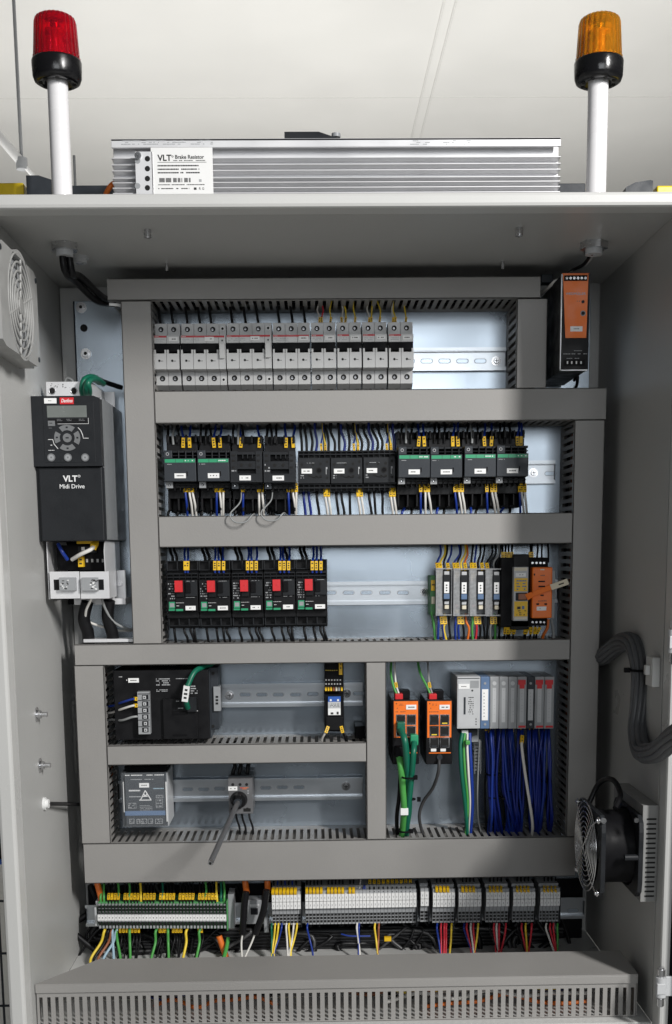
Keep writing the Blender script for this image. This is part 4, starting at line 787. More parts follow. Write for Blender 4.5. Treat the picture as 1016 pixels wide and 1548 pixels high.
m = MB(); strap(m, c, d, .0040, .0042, .0025, cream); strap(m, c.lerp(d, .45)+Vector((0, -.0003, .0)), c.lerp(d, .75)+Vector((0, -.0003, 0)), .0008, .0008, .0002, hole); s.part('tip', m, .0008)
for k, (x, mm) in enumerate(((760, wy), (764, wy), (769, wy), (774, wy), (801, wy), (804, wy), (812, wk), (819, wk), (829, wk))):
    wire([at(x, 850, -.062), at(x, 840, -.064), at(x+rnd.uniform(-2, 2), 830, -.06), at(x+rnd.uniform(-2, 2), 816, -.05)], .0014, wk, 'black wire above the yellow fronted and orange relays', 'wires above the two relays', tag=.35 if mm is wy else None, tw=.002, tl=.010)
for k, x in enumerate((765, 769, 775, 779, 795, 799, 804, 810, 816)):
    wire([at(x, 940, -.066), at(x-1, 950, -.070), at(x-4+rnd.uniform(-2, 2), 960, -.066), at(x-5, 978, -.05)], .0014, wk, 'black wire below the yellow fronted and orange relays', 'wires below the two relays', tag=.45, tw=.002, tl=.010)
wire([at(829, 936, -.06), at(827, 950, -.06), at(821, 962, -.058), at(820, 978, -.05)], .0022, wo, 'orange wire below the orange relay')
wire([at(833, 936, -.05), at(836, 950, -.05), at(837, 964, -.05), at(838, 978, -.05)], .0022, wgr, 'grey wire below the orange relay')
# ------------------------------------------------------------------ row 4 left: black power supply and small relay
Y = -.088
t = Thing('power_supply', 'large black power supply with grey screw terminal block and green cable', 'power supply', at(245, 1118, -.01))
m = MB(); bxp(m, 173, 1013, 316, 1118, Y, -.012, black)
for k in range(26): bxp(m, 200+k*4.2, 1011.5, 202+k*4.2, 1013.2, Y+.004+.0, -.02, blackm)
t.part('housing', m, .0015)
m = MB(); bxp(m, 247, 1056, 299, 1117, Y-.006, Y, black); bxp(m, 260, 1075, 284, 1081, Y-.0066, Y-.006, blackm); bxp(m, 261, 1110, 283, 1113, Y-.0066, Y-.006, blackm); bxp(m, 283, 1054, 297, 1076, Y-.012, Y-.006, dgrey); t.part('cover', m, .001)
m = MB(); bxp(m, 208.5, 1046, 226.5, 1110, Y-.012, Y, tgrey)
for k in range(6):
    q = 1054+k*9.9; bxp(m, 215, q-3.5, 224.5, q+3.5, Y-.0125, Y-.012, dgrey); p = at(218.5+k*.4, q, Y-.0125); m.box(p.x-.0022, p.x+.0022, Y-.0145, Y-.0125, p.z-.0022, p.z+.0022, lgrey); m.cyl((p.x, Y-.0145, p.z), (p.x, Y-.0148, p.z), .0009, hole, 8)
    bxp(m, 208.5, q-5.4, 226.5, q-4.8, Y-.0135, Y-.012, dgrey)
t.part('screw_terminals', m, .0004)
m = MB(); bxp(m, 316.5, 1009, 330.5, 1103, -.070, -.012, dgrey2); bxp(m, 316.5, 1010, 318, 1117, Y+.006, -.02, dgrey2)
for q in (1018, 1098): p = at(322, q, -.070); m.cyl((p.x, -.0698, p.z), (p.x, -.0706, p.z), .0024, hole, 12)
t.part('side_flange', m, .0008)
m = MB(); bxp(m, 323, 1038, 333, 1075, -.074, -.058, mgrey)
for q in (1052, 1057, 1062): bxp(m, 326, q, 330, q+3, -.0745, -.074, hole)
t.part('rail_clamp', m, .0006)
m = MB(); m.bars(at(236, 1030, Y).x, at(257, 1030, Y).x, at(236, 1037, Y).z, at(236, 1025, Y).z, Y, 4, inkg, .8); m.bars(at(236, 1030, Y).x, at(253, 1030, Y).x, at(236, 1046, Y).z, at(236, 1042, Y).z, Y, 2, inkg, .8); m.bars(at(266, 1030, Y).x, at(284, 1030, Y).x, at(266, 1027, Y).z, at(266, 1025, Y).z, Y, 1, inkg, .8)
m.bars(at(288, 1030, Y).x, at(298, 1030, Y).x, at(266, 1050, Y).z, at(266, 1036, Y).z, Y, 4, inkg, .7); m.bars(at(264, 1030, Y-.006).x, at(282, 1030, Y-.006).x, at(266, 1061, Y-.006).z, at(266, 1059, Y-.006).z, Y-.006, 1, inkg, .7); m.bars(at(268, 1030, Y-.006).x, at(276, 1030, Y-.006).x, at(266, 1072, Y-.006).z, at(266, 1069.5, Y-.006).z, Y-.006, 1, inkg, .9); m.bars(at(180, 1030, Y).x, at(185, 1030, Y).x, at(181, 1024, Y).z, at(181, 1022.5, Y).z, Y, 1, wink, 1); m.bars(at(292, 1030, Y-.006).x, at(298, 1030, Y-.006).x, at(266, 1076, Y-.006).z, at(266, 1074, Y-.006).z, Y-.006, 1, wink, 1)
bxp(m, 191, 1027.5, 192.3, 1029, Y-.0003, Y, wink); t.part('print', m); p = at(202, 1028.5, Y); plabel(t, p.x, p.z, Y, .0148, .0062)
for (y0, x0, y1, mm, l, tg) in ((1066, 164, 1056, wb, 'blue wire with yellow ferrule entering the top terminal of the black power supply', 1), (1076, 162, 1066, ww, 'white wire with yellow ferrule entering the black power supply', 1), (1087, 164, 1083, wgr, 'pale grey wire entering the lower terminal of the black power supply', 0)):
    wire([at(211, y1, Y-.008), at(200, y1+1, Y-.012), at(184, y1+6, Y-.004), at(170, y0+1, -.07), at(158, y0+2, -.06)], .0017, mm, l, tag=.12 if tg else None, tw=.0024, tl=.009)
wire([at(284, 1070, Y-.012), at(282, 1062, Y-.020), at(281, 1050, Y-.024), at(285, 1034, Y-.022), at(296, 1014, Y-.012), at(318, 1004, -.070), at(345, 990, -.05)], .0037, wdg, 'thick green cable with white sleeve plugged into the black power supply', name='cable', cat='cable', tag=.36, tagm=white, tw=.0042, tl=.022, n=9, seg=12)
Y = -.07
t = Thing('slim_relay', 'slim black relay with small blue and grey front, right of the black power supply', 'relay', at(505, 1108, -.01))
m = MB(); bxp(m, 491, 1002, 519.5, 1050, Y+.015, -.01, blackm); bxp(m, 490.5, 1050, 520, 1106, Y, -.01, blackm); bxp(m, 493, 1084, 518.5, 1104, Y-.002, Y, black); t.part('housing', m, .0008)
m = MB(); bxp(m, 496, 1053, 515, 1061, Y-.003, Y, blueb); bxp(m, 496, 1061, 515, 1081, Y-.003, Y, lgrey); bxp(m, 496, 1071, 515, 1081, Y-.0034, Y-.003, wlabel)
for q in (500, 511): p = at(q, 1058, Y); m.cyl((p.x, Y-.003, p.z), (p.x, Y-.0036, p.z), .0016, white, 10)
m.bars(at(499, 1066, Y).x, at(513, 1066, Y).x, at(500, 1069, Y).z, at(500, 1063, Y).z, Y-.003, 3, ink, .7, .0005, .0015); bxp(m, 500, 1077, 504, 1080, Y-.0037, Y-.0034, ink); bxp(m, 509, 1076, 512, 1080, Y-.0037, Y-.0034, ink); t.part('front', m, .0003)
m = MB()
for k in range(7): q = 491.5+k*4; bxp(m, q, 1040.5, q+2.6, 1044.5, Y-.0, Y+.015, (yellow, yellow, yellow, wbr, cream, mgrey, yellow)[k])
for k in range(6): bxp(m, 492+k*4.3, 1027, 494+k*4.3, 1029, Y+.014, Y+.015, inkg); bxp(m, 492+k*4.3, 1033, 494+k*4.3, 1035, Y+.014, Y+.015, inkg); bxp(m, 492+k*3.3, 1013, 493.5+k*3.3, 1014, Y+.014, Y+.015, wy)
t.part('terminal_tags', m); m = MB(); bxp(m, 512.5, 1000, 517.5, 1020, Y+.010, Y+.015, yellow); bxp(m, 514, 1003, 516, 1005, Y+.0095, Y+.01, ink); bxp(m, 514, 1009, 516, 1011, Y+.0095, Y+.01, ink); t.part('side_tag', m)
for k, (xa, xb) in enumerate(((496, 487), (516, 522))): wire([at(xa, 1098, Y), at((xa*2+xb)/3, 1106, Y-.003), at(xb, 1117, Y+.004), at(xb, 1130, -.05)], .0017, (ww, wk)[k], '%s wire with yellow marker below the slim relay' % ('white', 'black')[k], tag=.25, tw=.0022, tl=.010)
m = MB(); bxp(m, 537, 1098, 551, 1118, -.05, -.01, blackm); solo(m, 'end_block', 'small black block in the corner right of the slim relay', 'block', bevel=.001)
# ------------------------------------------------------------------ row 5 left: power monitor and rotary switch
Y = -.086
t = Thing('power_monitor', 'dark power monitor with clear cover and large white triangle mark', 'power monitor', at(222, 1250, -.01))
m = MB(); bxp(m, 184.5, 1168, 252.6, 1249, Y+.010, -.012, dgrey2); bxp(m, 252.6, 1168, 254, 1249, Y+.010, -.012, lgrey); bxp(m, 188, 1158, 252, 1168, Y+.03, -.012, blackm); t.part('housing', m, .0012)
m = MB(); bxp(m, 190, 1171, 249.5, 1246, Y+.004, Y+.010, dgrey2); bxp(m, 189, 1226, 250, 1233, Y+.002, Y+.004, bluep); t.part('face', m, .0006)
m = MB(); P = lambda a, b: at(a, b, Y+.004)
m.bars(P(189, 1172).x, P(248, 1172).x, P(200, 1173.5).z, P(200, 1170.5).z, Y+.004, 1, wink, .85, .001, .003); m.bars(P(195, 1172).x, P(232, 1172).x, P(200, 1179.5).z, P(200, 1177.5).z, Y+.004, 1, inkg, .6); m.bars(P(194, 1172).x, P(211, 1172).x, P(200, 1197.5).z, P(200, 1193).z, Y+.004, 1, wink, 1, .001, .002); m.bars(P(231, 1172).x, P(247, 1172).x, P(200, 1194).z, P(200, 1191).z, Y+.004, 1, wlb, .9)
m.bars(P(194, 1172).x, P(212, 1172).x, P(200, 1206).z, P(200, 1203).z, Y+.004, 1, inkg, .9)
A0, B0, C0 = P(219.5, 1195), P(212.5, 1209.5), P(228, 1208.5)
for u, v in ((A0, B0), (A0, C0), (P(215.5, 1204), P(223.5, 1203.5)), (P(217.5, 1200.5), P(219.8, 1204)), (P(221.8, 1200), P(219.8, 1204))): m.cyl((u.x, Y+.0036, u.z), (v.x, Y+.0036, v.z), .0008, wink, 6)
m.box(B0.x-.002, C0.x+.001, Y+.0034, Y+.0038, B0.z-.0006, B0.z+.0006, wink)
for r in range(4): m.bars(P(211, 1210).x, P(230, 1210).x, P(220, 1218.5+r*2.2).z, P(220, 1217.3+r*2.2).z, Y+.004, 1, inkg, .9)
for (a, b, c, d) in ((194, 1214, 206, 1222), (236, 1202, 247, 1206), (236, 1208, 246, 1221)): x0, x1, z0, z1 = rc(a, b, c, d, Y+.004); m.tube([(x0, Y+.0036, z0), (x1, Y+.0036, z0), (x1, Y+.0036, z1), (x0, Y+.0036, z1), (x0, Y+.0036, z0)], .00028, inkg, 4); m.bars(x0, x1, z0, z1, Y+.004, 3, inkg, .5, .0005, .001)
for k, (a, b) in enumerate(((196, 203), (207, 211), (213, 222), (224, 231), (235, 246))): x0, x1, z0, z1 = rc(a, 1238, b, 1245, Y+.004); m.tube([(x0, Y+.0036, z0), (x1, Y+.0036, z0), (x1, Y+.0036, z1), (x0, Y+.0036, z1), (x0, Y+.0036, z0)], .0004, inkg, 4); m.bars(x0, x1, z0, z1, Y+.004, 3, inkg, .4, .0005, .001)
t.part('face_print', m); p = P(218, 1187); plabel(t, p.x, p.z, Y+.0038, .0140, .0065)
m = MB(); bxp(m, 184.3, 1168, 190, 1249.5, Y-.0, Y+.009, clear); bxp(m, 248.8, 1168, 254.3, 1249.5, Y, Y+.009, clear); bxp(m, 190, 1168, 248.8, 1249.5, Y, Y+.0012, clear); bxp(m, 184.3, 1249.5, 254.3, 1250.3, Y, Y+.009, clear); t.part('clear_cover', m)
m = MB(); bxp(m, 186.5, 1182, 188, 1228, Y+.008, Y+.0099, wlabel); bxp(m, 251, 1182, 252.5, 1242, Y+.008, Y+.0099, wlabel); t.part('latch', m)
Y = -.070
t = Thing('rotary_switch', 'grey rotary switch with long protruding metal shaft', 'switch', at(363, 1231, -.01))
m = MB(); bxp(m, 345.5, 1177, 382, 1230, Y, -.010, swg)
bxp(m, 345.5, 1173, 382, 1177, Y+.01, -.012, dgrey2); bxp(m, 368, 1222, 379, 1227, Y-.0005, Y, hole)
for q in (352, 363, 373): p = at(q, 1186, Y); m.cyl((p.x, Y+.0002, p.z), (p.x, Y-.0004, p.z), .0022, hole, 10)
for q in (351, 374): p = at(q, 1223, Y); m.cyl((p.x, Y+.0002, p.z), (p.x, Y-.0004, p.z), .0022, hole, 10)
t.part('body', m, .0008)
m = MB(); m.bars(at(363, 1192, Y).x, at(376, 1192, Y).x, at(368, 1193.5, Y).z, at(368, 1190, Y).z, Y, 2, orange, .8); m.bars(at(363, 1192, Y).x, at(368, 1192, Y).x, at(368, 1192, Y).z, at(368, 1190, Y).z, Y-.0001, 1, red, 1); m.bars(at(374, 1192, Y).x, at(376, 1192, Y).x, at(368, 1208, Y).z, at(368, 1194, Y).z, Y, 4, inkg, .7); t.part('print', m); p = at(352, 1192, Y); plabel(t, p.x, p.z, Y, .0130, .0060)
b0 = at(361, 1209, Y); m = MB().cyl(b0+Vector((0, 0, 0)), b0+Vector((0, -.010, 0)), .0125, black, 26, .0105); m.box(b0.x-.004, b0.x+.004, Y-.016, Y-.008, b0.z-.010, b0.z+.010, black); hb_ = t.part('hub', m, .0008)
e0 = b0+Vector((0, -.008, 0)); tipY = -.335; e1 = at(318.5, 1304, tipY); d_ = (e1-e0).normalized()
m = MB().cyl(e0, e1, .0036, steel_d := mat('shaft_metal', (.13, .13, .135), .32, .3, var=0, rvar=0), 16); m.cyl(e1, e1+d_*.003, .0036, steel, 16, .0026); m.cyl(e1+d_*.003, e1+d_*.0034, .0018, hole, 10)
n_ = d_.cross(Vector((1, 0, 0))).normalized(); pp = e0.lerp(e1, .08)-n_*.0037
t.part('shaft', m); m = MB().cyl(e0-d_*.001, e0+d_*.010, .0058, dgrey2, 16); t.part('shaft_coupling', m)
for k, q in enumerate((353, 362, 373)):
    wire([at(q, 1180, -.045), at(q-1+k, 1168, -.048), at(q+2, 1158, -.046), at(q+(-1, 0, 3)[k], 1142, -.04)], .0030, wk, 'thick black wire above the rotary switch', 'black wires above the rotary switch', n=5)
    wire([at(q+3, 1226, -.048), at(q+5, 1238, -.05), at(q+9, 1250, -.05), at(q+10, 1262, -.05)], .0016, wk, 'thin black wire below the rotary switch', 'black wires below the rotary switch', n=5)
# ------------------------------------------------------------------ network switches
def netsw(ox, which, plugged):
    Y = -.098; t = Thing('network_switch', which, 'network switch', at(ox+20, 1156, -.01), 'orange fronted network switches')
    m = MB(); bxp(m, ox-1, 1058, ox+39.5, 1155.5, Y, -.012, black); t.part('housing', m, .0014)
    m = MB(); bxp(m, ox+1.5, 1060, ox+38, 1115, Y-.0006, Y, orange); bxp(m, ox+20, 1065.5, ox+35.5, 1072.5, Y-.0012, Y-.0006, wlabel); m.bars(at(ox+23, 1069, Y).x, at(ox+33, 1069, Y).x, at(ox+23, 1070.7, Y).z, at(ox+23, 1067.3, Y).z, Y-.0012, 1, ink, .9, .0008, .002)
    m.bars(at(ox+4, 1069, Y).x, at(ox+19, 1069, Y).x, at(ox+3, 1077, Y).z, at(ox+3, 1075.3, Y).z, Y-.0006, 1, ink, .9, .001, .003); m.bars(at(ox+9, 1069, Y).x, at(ox+16, 1069, Y).x, at(ox+3, 1067, Y).z, at(ox+3, 1063.5, Y).z, Y-.0006, 2, wbr, .7); bxp(m, ox+4.5, 1063, ox+6, 1064.5, Y-.0008, Y, ink); bxp(m, ox+6, 1070, ox+7.5, 1071.5, Y-.0008, Y, wbr); t.part('orange_panel', m)
    for r in range(3):
        for c in range(2):
            if plugged and r == 2: continue
            a, b = ox+5+c*15.8, 1080+r*17.3; f = MB(); bxp(f, a, b, a+14.2, b+16, Y-.0012, Y-.0006, steel); bxp(f, a+1, b+1.2, a+13.2, b+15, Y-.0014, Y-.0012, hole)
            bxp(f, a+3, b+12.5, a+11, b+14.2, Y-.0015, Y-.0014, dgrey2 if (r+c) != 1 or plugged else wy); bxp(f, a+4, b+1.4, a+10, b+3.2, Y-.0015, Y-.0014, dgrey2); t.part('network_port', f)
    m = MB()
    for c in (0, 1): bxp(m, ox+7+c*14.5, 1131.8, ox+15+c*14.5, 1136, Y-.0008, Y, wlabel if not plugged else dgrey)
    m.cyl(at(ox+20, 1144, Y), at(ox+20, 1144, Y)+Vector((0, -.003, 0)), .004, dgrey2, 14); bxp(m, ox+4, 1137.5, ox+37, 1139, Y-.0006, Y, orange); t.part('lower_panel', m)
    zt_ = at(ox+15, 1058, Y).z; p = at(ox+15, 1046, -.06); m = MB().box(p.x-.012, p.x+.009, -.075, -.050, zt_-.002, zt_+.010, blackm); m.box(p.x-.013, p.x-.002, -.088, -.070, zt_-.001, zt_+.007, red); t.part('power_plug', m, .0008)
    return t
netsw(594, 'network switch with orange front and green cables plugged in, left of two', True)
netsw(644.5, 'network switch with orange front and empty ports, right of two', False)
for i, ox in enumerate((594, 644.5)):
    s = ('left', 'right')[i]; e = at(ox+7, 1052, -.078)
    wire([e, at(ox+1, 1038, -.074), at(ox-3-6*i, 1018, -.065), at(ox-2-12*i, 994, -.05)], .0017, wg, 'green wire dropping to the red plug of the %s network switch' % s)
    wire([e+Vector((.003, 0, 0)), at(ox+5, 1036, -.070), at(ox+3, 1016, -.062), at(ox+2, 994, -.05)], .0014, ww if i == 0 else wgr, '%s wire dropping to the plug of the %s network switch' % (('white', 'grey')[i], s), tag=.35, tw=.002, tl=.008)
YP = -.105
def plug(a, b, mm, lab, bootm):
    m = MB(); x0, x1, z0, z1 = rc(a-6, b-12, a+6, b+4, YP); m.box(x0, x1, YP-.006, YP+.008, z0, z1, bootm); return m
pg = [(606, 1103, wdg, [(606, 1103, -.112), (612, 1120, -.128), (615, 1150, -.120), (617, 1190, -.10), (618, 1225, -.09), (612, 1262, -.07)], 'dark green network cable in the upper left port of the left switch', .0046),
      (626, 1122, wdg, [(626, 1122, -.112), (625, 1140, -.124), (622, 1175, -.112), (618, 1215, -.10), (614, 1262, -.07)], 'dark green network cable in the lower right port of the left switch', .0042),
      (603, 1140, wg, [(603, 1140, -.105), (606, 1160, -.112), (609, 1190, -.105), (611, 1222, -.098), (608, 1264, -.07)], 'light green network cable at the bottom left of the left switch', .0046)]
for k, (a, b, mm, pts, l, r) in enumerate(pg):
    o = wire([at(*p) for p in pts], r, mm, l, name='network_cable', cat='network cable', seg=12, n=8)
    m = plug(a, b, mm, l, (wdg, green, blackm)[k]); link(m, 'plug', o, o.location, .0015)
    if k == 2: m = MB(); p = at(611, 1226, -.098); m.box(p.x-.0055, p.x+.0055, -.1035, -.0925, p.z-.005, p.z+.005, wlabel); link(m, 'cable_tag', o, o.location, .0005)
for (a, b, y) in ((618, 1175, -.115), (623, 1208, -.10), (612, 1256, -.085)):
    p = at(a, b, y); m = MB().ring(p, 'z', .0088 if b != 1208 else .004, .0014, blackm, 22, 6); m.box(p.x+.007, p.x+.012, y-.004, y, p.z-.003, p.z+.003, blackm); solo(m, 'cable_tie', 'black cable tie round the green cables, %s of three' % {1175: 'upper', 1208: 'middle', 1256: 'lowest'}[b], 'cable tie', 'ties round the green cables')
wire([at(606, 1150, -.09), at(604, 1200, -.085), at(600, 1235, -.075), at(601, 1266, -.06)], .003, wk, 'dark cable behind the green network cables', name='cable', cat='cable')
wire([at(664, 1148, -.104), at(663, 1166, -.104), at(655, 1190, -.09), at(640, 1212, -.075), at(634, 1235, -.068), at(640, 1266, -.055)], .0024, wgr2 := mat('wire_charcoal', (.05, .05, .052), .4), 'thin black cable curving down from the right network switch', name='cable', cat='cable', n=8)
# ------------------------------------------------------------------ controller
Y = -.088
ct = Thing('controller', 'row of light grey controller modules with red corner tabs', 'controller', at(765, 1102, -.01))
mods = [(691, 726, 'a'), (726.5, 740, 'b'), (740.5, 754, 'g'), (754.5, 768, 'g'), (768.5, 781.5, 'g'), (782, 796, 'r'), (796.5, 808, 'd'), (808.5, 822.5, 'r'), (823, 837.5, 'r')]
seam_ = lgrey
for k, (a, b, kd) in enumerate(mods):
    f = MB(); body = {'a': lgrey, 'b': bluep, 'g': tgrey, 'r': tgrey, 'd': dgrey2}[kd]; bxp(f, a, 1023, b, 1101.5, Y, -.015, body); o = ct.part('module', f, .0007)
    x0, x1, z0, z1 = rc(a, 1023, b, 1101.5, Y); d = MB()
    if kd == 'a':
        bxp(d, a+1.5, 1028, b-1.5, 1099, Y-.0005, Y, alu_p := lgrey); bxp(d, a+2, 1034, a+19, 1041.5, Y-.0012, Y, wlabel); d.bars(at(a+6, 1060, Y).x, at(a+14, 1060, Y).x, at(700, 1039, Y).z, at(700, 1036.5, Y).z, Y-.0012, 1, ink, .9, .0006, .0015)
        bxp(d, a+20, 1029, a+33, 1040, Y-.0008, Y, mgrey); bxp(d, a+10, 1054, a+13, 1080, Y-.0008, Y, dgrey2); d.bars(at(a+17, 1060, Y).x, at(a+25, 1060, Y).x, at(700, 1081, Y).z, at(700, 1053, Y).z, Y-.0005, 9, ink, .75, .0004, .002); d.cyl((at(a+23, 1042, Y).x, Y, at(700, 1044, Y).z), (at(a+23, 1042, Y).x, Y-.0009, at(700, 1044, Y).z), .0014, ink, 8)
        for q in (1086, 1090, 1094): bxp(d, a+28, q, a+29.5, q+2, Y-.0008, Y, ink)
        bxp(d, a+1, 1025, b-1, 1026, Y-.0006, Y, dgrey2)
    elif kd in 'bd':
        bxp(d, a+2, 1042, b-2, 1089, Y-.0008, Y, wlabel if kd == 'b' else lgrey)
        for q in range(8): bxp(d, a+4.5, 1047+q*5, a+6.3, 1049+q*5, Y-.001, Y-.0008, inkg)
        p = at((a+b)/2, 1033, Y); d.cyl((p.x, Y, p.z), (p.x, Y-.0006, p.z), .0018, mgrey, 10); p = at((a+b)/2, 1095, Y); d.cyl((p.x, Y, p.z), (p.x, Y-.0006, p.z), .0018, mgrey, 10)
    else:
        bxp(d, a+1.5, 1028, b-1, 1099, Y-.0006, Y, clearp := mgrey); bxp(d, a+4, 1040, b-4, 1092, Y-.0009, Y, lgrey)
        for q in range(10):
            if rnd.random() < .6: bxp(d, a+6, 1043+q*4.6, a+6+rnd.uniform(1, 2.5), 1044+q*4.6, Y-.001, Y-.0009, inkg)
        if kd == 'r': bxp(d, a+1.8, 1028, b-1.2, 1035, Y-.003, Y, red); bxp(d, a+4, 1035, b-3, 1041, Y-.003, Y, red); bxp(d, a+2, 1097, b-1.5, 1100, Y-.001, Y, red)
        else: p = at((a+b)/2, 1033, Y); d.cyl((p.x, Y, p.z), (p.x, Y-.0014, p.z), .0030, lgrey, 12)
    d_o = link(d, 'front_cover', o, ct.L, .0003)
f = MB(); bxp(f, 697, 1103, 722, 1112, -.075, -.03, dgrey); bxp(f, 698, 1104, 708, 1110, -.077, -.075, wlabel); bxp(f, 709, 1102, 724, 1122, -.06, -.02, tgrey); ct.part('bus_connector', f, .0008)
f = MB()
for k in range(9):
    q = 1122+k*5; bxp(f, 716, q, 728, q+3.2, -.04, -.03, mgrey)
bxp(f, 717, 1120, 718.5, 1170, -.042, -.04, lgrey); bxp(f, 726, 1120, 727.5, 1170, -.042, -.04, lgrey); solo(f, 'shield_clip', 'small grey ladder shaped clip under the left end of the controller', 'clip')
for k, (a, mm, rr, e_) in enumerate(((699, wdg, .0030, 707), (703, wg, .0018, 704), (707, ww, .0018, 709), (710, wb, .0026, 711))):
    wire([at(a, 1108, -.076), at(a-3+k*1.2, 1130, -.080), at(a-1+k*1.2, 1170, -.082), at(a+4, 1215, -.074), at(e_, 1262, -.06)], rr, mm, '%s cable under the left end of the controller' % ('teal', 'light green', 'white', 'blue')[k], 'cables at the left end of the controller', name='cable', cat='cable', n=8, seg=9)
m = MB(); bxp(m, 704, 1120, 711, 1126, -.09, -.07, wg); solo(m, 'connector', 'light green connector on the cables under the left end of the controller', 'connector', bevel=.001)
wire([at(725, 1118, -.06), at(724, 1140, -.06), at(722, 1190, -.06), at(723, 1235, -.055), at(728, 1262, -.05)], .0013, wgr, 'thin grey wire left of the blue wire bundle')
clx = [735, 741, 745, 753, 760, 768, 775, 783, 788, 800, 806, 812, 819, 824, 830]
for k in range(54):
    c = clx[k % 15] if k < 45 else rnd.choice(clx); top = c+rnd.uniform(-2, 2); yy = rnd.uniform(-.078, -.045); seg_ = 0 if c < 758 else 1 if c < 795 else 2; cen = (752, 775, 815)[seg_]
    mid = cen+(c-cen)*rnd.uniform(.5, 1.0)+rnd.uniform(-6, 6); bot = min(828, (748, 776, 808)[seg_]+rnd.uniform(-13, 13)); bot = min(bot, 826)
    if c == 830: mid = 832+rnd.uniform(-2, 1); bot = 831
    wire([at(top, 1099, -.050), at(top+rnd.uniform(-1, 1), 1112, yy), at((top+mid)/2+rnd.uniform(-2, 2), 1150, yy-.006), at(mid, 1195, yy-.008), at((mid+bot)/2+rnd.uniform(-4, 4), 1235, yy), at(bot, 1264, -.05)], rnd.choice((.0016, .0018, .0020)), wdb if rnd.random() < .6 else wb, 'blue wire in the dense bundle hanging below the controller', 'blue wires below the controller', tag=.08 if k % 4 == 0 else None, tw=.0018, tl=.010, n=5)
for k in range(8): c = rnd.choice(clx); wire([at(c, 1099, -.046), at(c, 1150, -.05), at(c+rnd.uniform(-6, 6), 1200, -.05), at(c+rnd.uniform(-8, 4), 1264, -.045)], .0016, wk, 'black wire behind the blue wires below the controller', 'black wires behind the blue bundle', n=4)
for (a, b, w_) in ((744, 1170, 11), (749, 1205, 12), (771, 1195, 9), (812, 1180, 9)):
    p = at(a, b, -.070); m = MB().ring(p, 'z', .008, .0011, blackm, 20, 5, 1.2); m.box(p.x+.007, p.x+.012, -.082, -.079, p.z-.0015, p.z+.0015, blackm); solo(m, 'cable_tie', 'black tie round the blue wires below the controller', 'cable tie', 'ties round the blue wires')
wire([at(789, 1116, -.088), at(789, 1130, -.096), at(794, 1170, -.100), at(801, 1215, -.096), at(805, 1245, -.085), at(804, 1264, -.07)], .0021, ww, 'white wire running down in front of the blue wire bundle', tag=.05, tw=.0024)
# ------------------------------------------------------------------ terminal strips
YS = -.082
bk = MB()
for k in range(64):
    x = rnd.uniform(135, 850); z0 = rnd.uniform(1395, 1440); bk.tube(spline([at(x, 1338, -.03), at(x+rnd.uniform(-20, 20), 1370, -.022), at(x+rnd.uniform(-40, 40), z0, -.03), at(x+rnd.uniform(-60, 60), z0+8, -.04), at(x+rnd.uniform(-80, 80), 1470, -.05)], 5), rnd.choice((.002, .003, .0045)), rnd.choice((wk, wk, wk, wk, wgr2)), 6)
for k in range(6): y = 1408+k*5; bk.tube(spline([at(150+k*9, y+6, -.02-.006*k), at(300, y+3, -.03), at(470, y, -.03), at(650, y-2, -.03), at(855-k*5, y-4, -.02)], 6), .006, wk, 8)
solo(bk, 'wire_tangle', 'mass of dark wires behind and under the terminal strips', 'wires', kind='stuff')
m = MB(); bxp(m, 135, 1334, 880, 1462, -.0042, -.0012, blackm); solo(m, 'insulating_sheet', 'added dark backdrop behind the terminal strips', 'sheet')  # black backing added for the dark background behind the strips
def gterm():
    W_ = .0051; r = bpy.data.objects.new('terminal_block', None); COL.objects.link(r); h = .040
    def P(nm, f): o = link(f, nm, r, None); return o
    f = MB().box(.0002, W_-.0002, .012, .050, -.020, .020, tgreen); f.box(.0012, W_-.0011, .006, .012, -.018, .018, tgrey); f.box(.0012, W_-.0011, .0055, .0075, .002, .0065, hole); f.box(.0009, W_-.0009, .0055, .0075, .0075, .0115, hole); f.box(.0009, W_-.0009, .0055, .0075, .0125, .0165, hole); f.box(.0009, W_-.0009, .0055, .0075, -.0135, -.0085, hole); f.box(.0008, W_-.0008, .0112, .0125, -.0195, -.0150, hole)
    f.box(.0003, W_-.0003, .003, .006, -.007, .004, tgrey); P('body', f)
    g_ = MB().box(.0003, W_-.0002, .0012, .003, -.0048, .0038, wlabel); g_.box(W_*.42, W_*.60, .0009, .0012, -.0014, .0004, ink); P('marker_tag', g_); return r
g0 = gterm(); n = 38
for k in range(n):
    px = 147+k*(342-147)/n; p = at(px, 1388-.6, YS); l = 'narrow green and grey terminal block in the left terminal strip'
    if k == 0: g0.location = p; props(g0, l, 'terminal block', 'green and grey terminal blocks at the lower left'); first_g = g0
    else: dup(first_g, p, l)
m = MB(); bxp(m, 143, 1372, 147, 1400, YS+.01, -.035, lgrey); bxp(m, 145, 1362, 152, 1386, YS+.02, -.035, lgrey); solo(m, 'end_clamp', 'pale end clamp at the left end of the green terminal strip', 'clamp', 'end clamps of the terminal strips', bevel=.0008)
m = MB(); bxp(m, 342.5, 1362, 344.5, 1407, YS+.004, -.035, tgreen); bxp(m, 345, 1352, 354, 1404, YS+.014, -.035, mgrey); solo(m, 'end_clamp', 'grey end clamp at the right end of the green terminal strip', 'clamp', bevel=.0008)
m = MB(); bxp(m, 374, 1361, 396, 1397, -.06, -.035, mgrey); bxp(m, 379, 1373, 390, 1383, -.062, -.06, dgrey); bxp(m, 377, 1367, 392, 1371, -.062, -.06, lgrey); solo(m, 'rail_clamp', 'grey clip with dark centre on the rail between the two long terminal strips', 'clamp', bevel=.001)
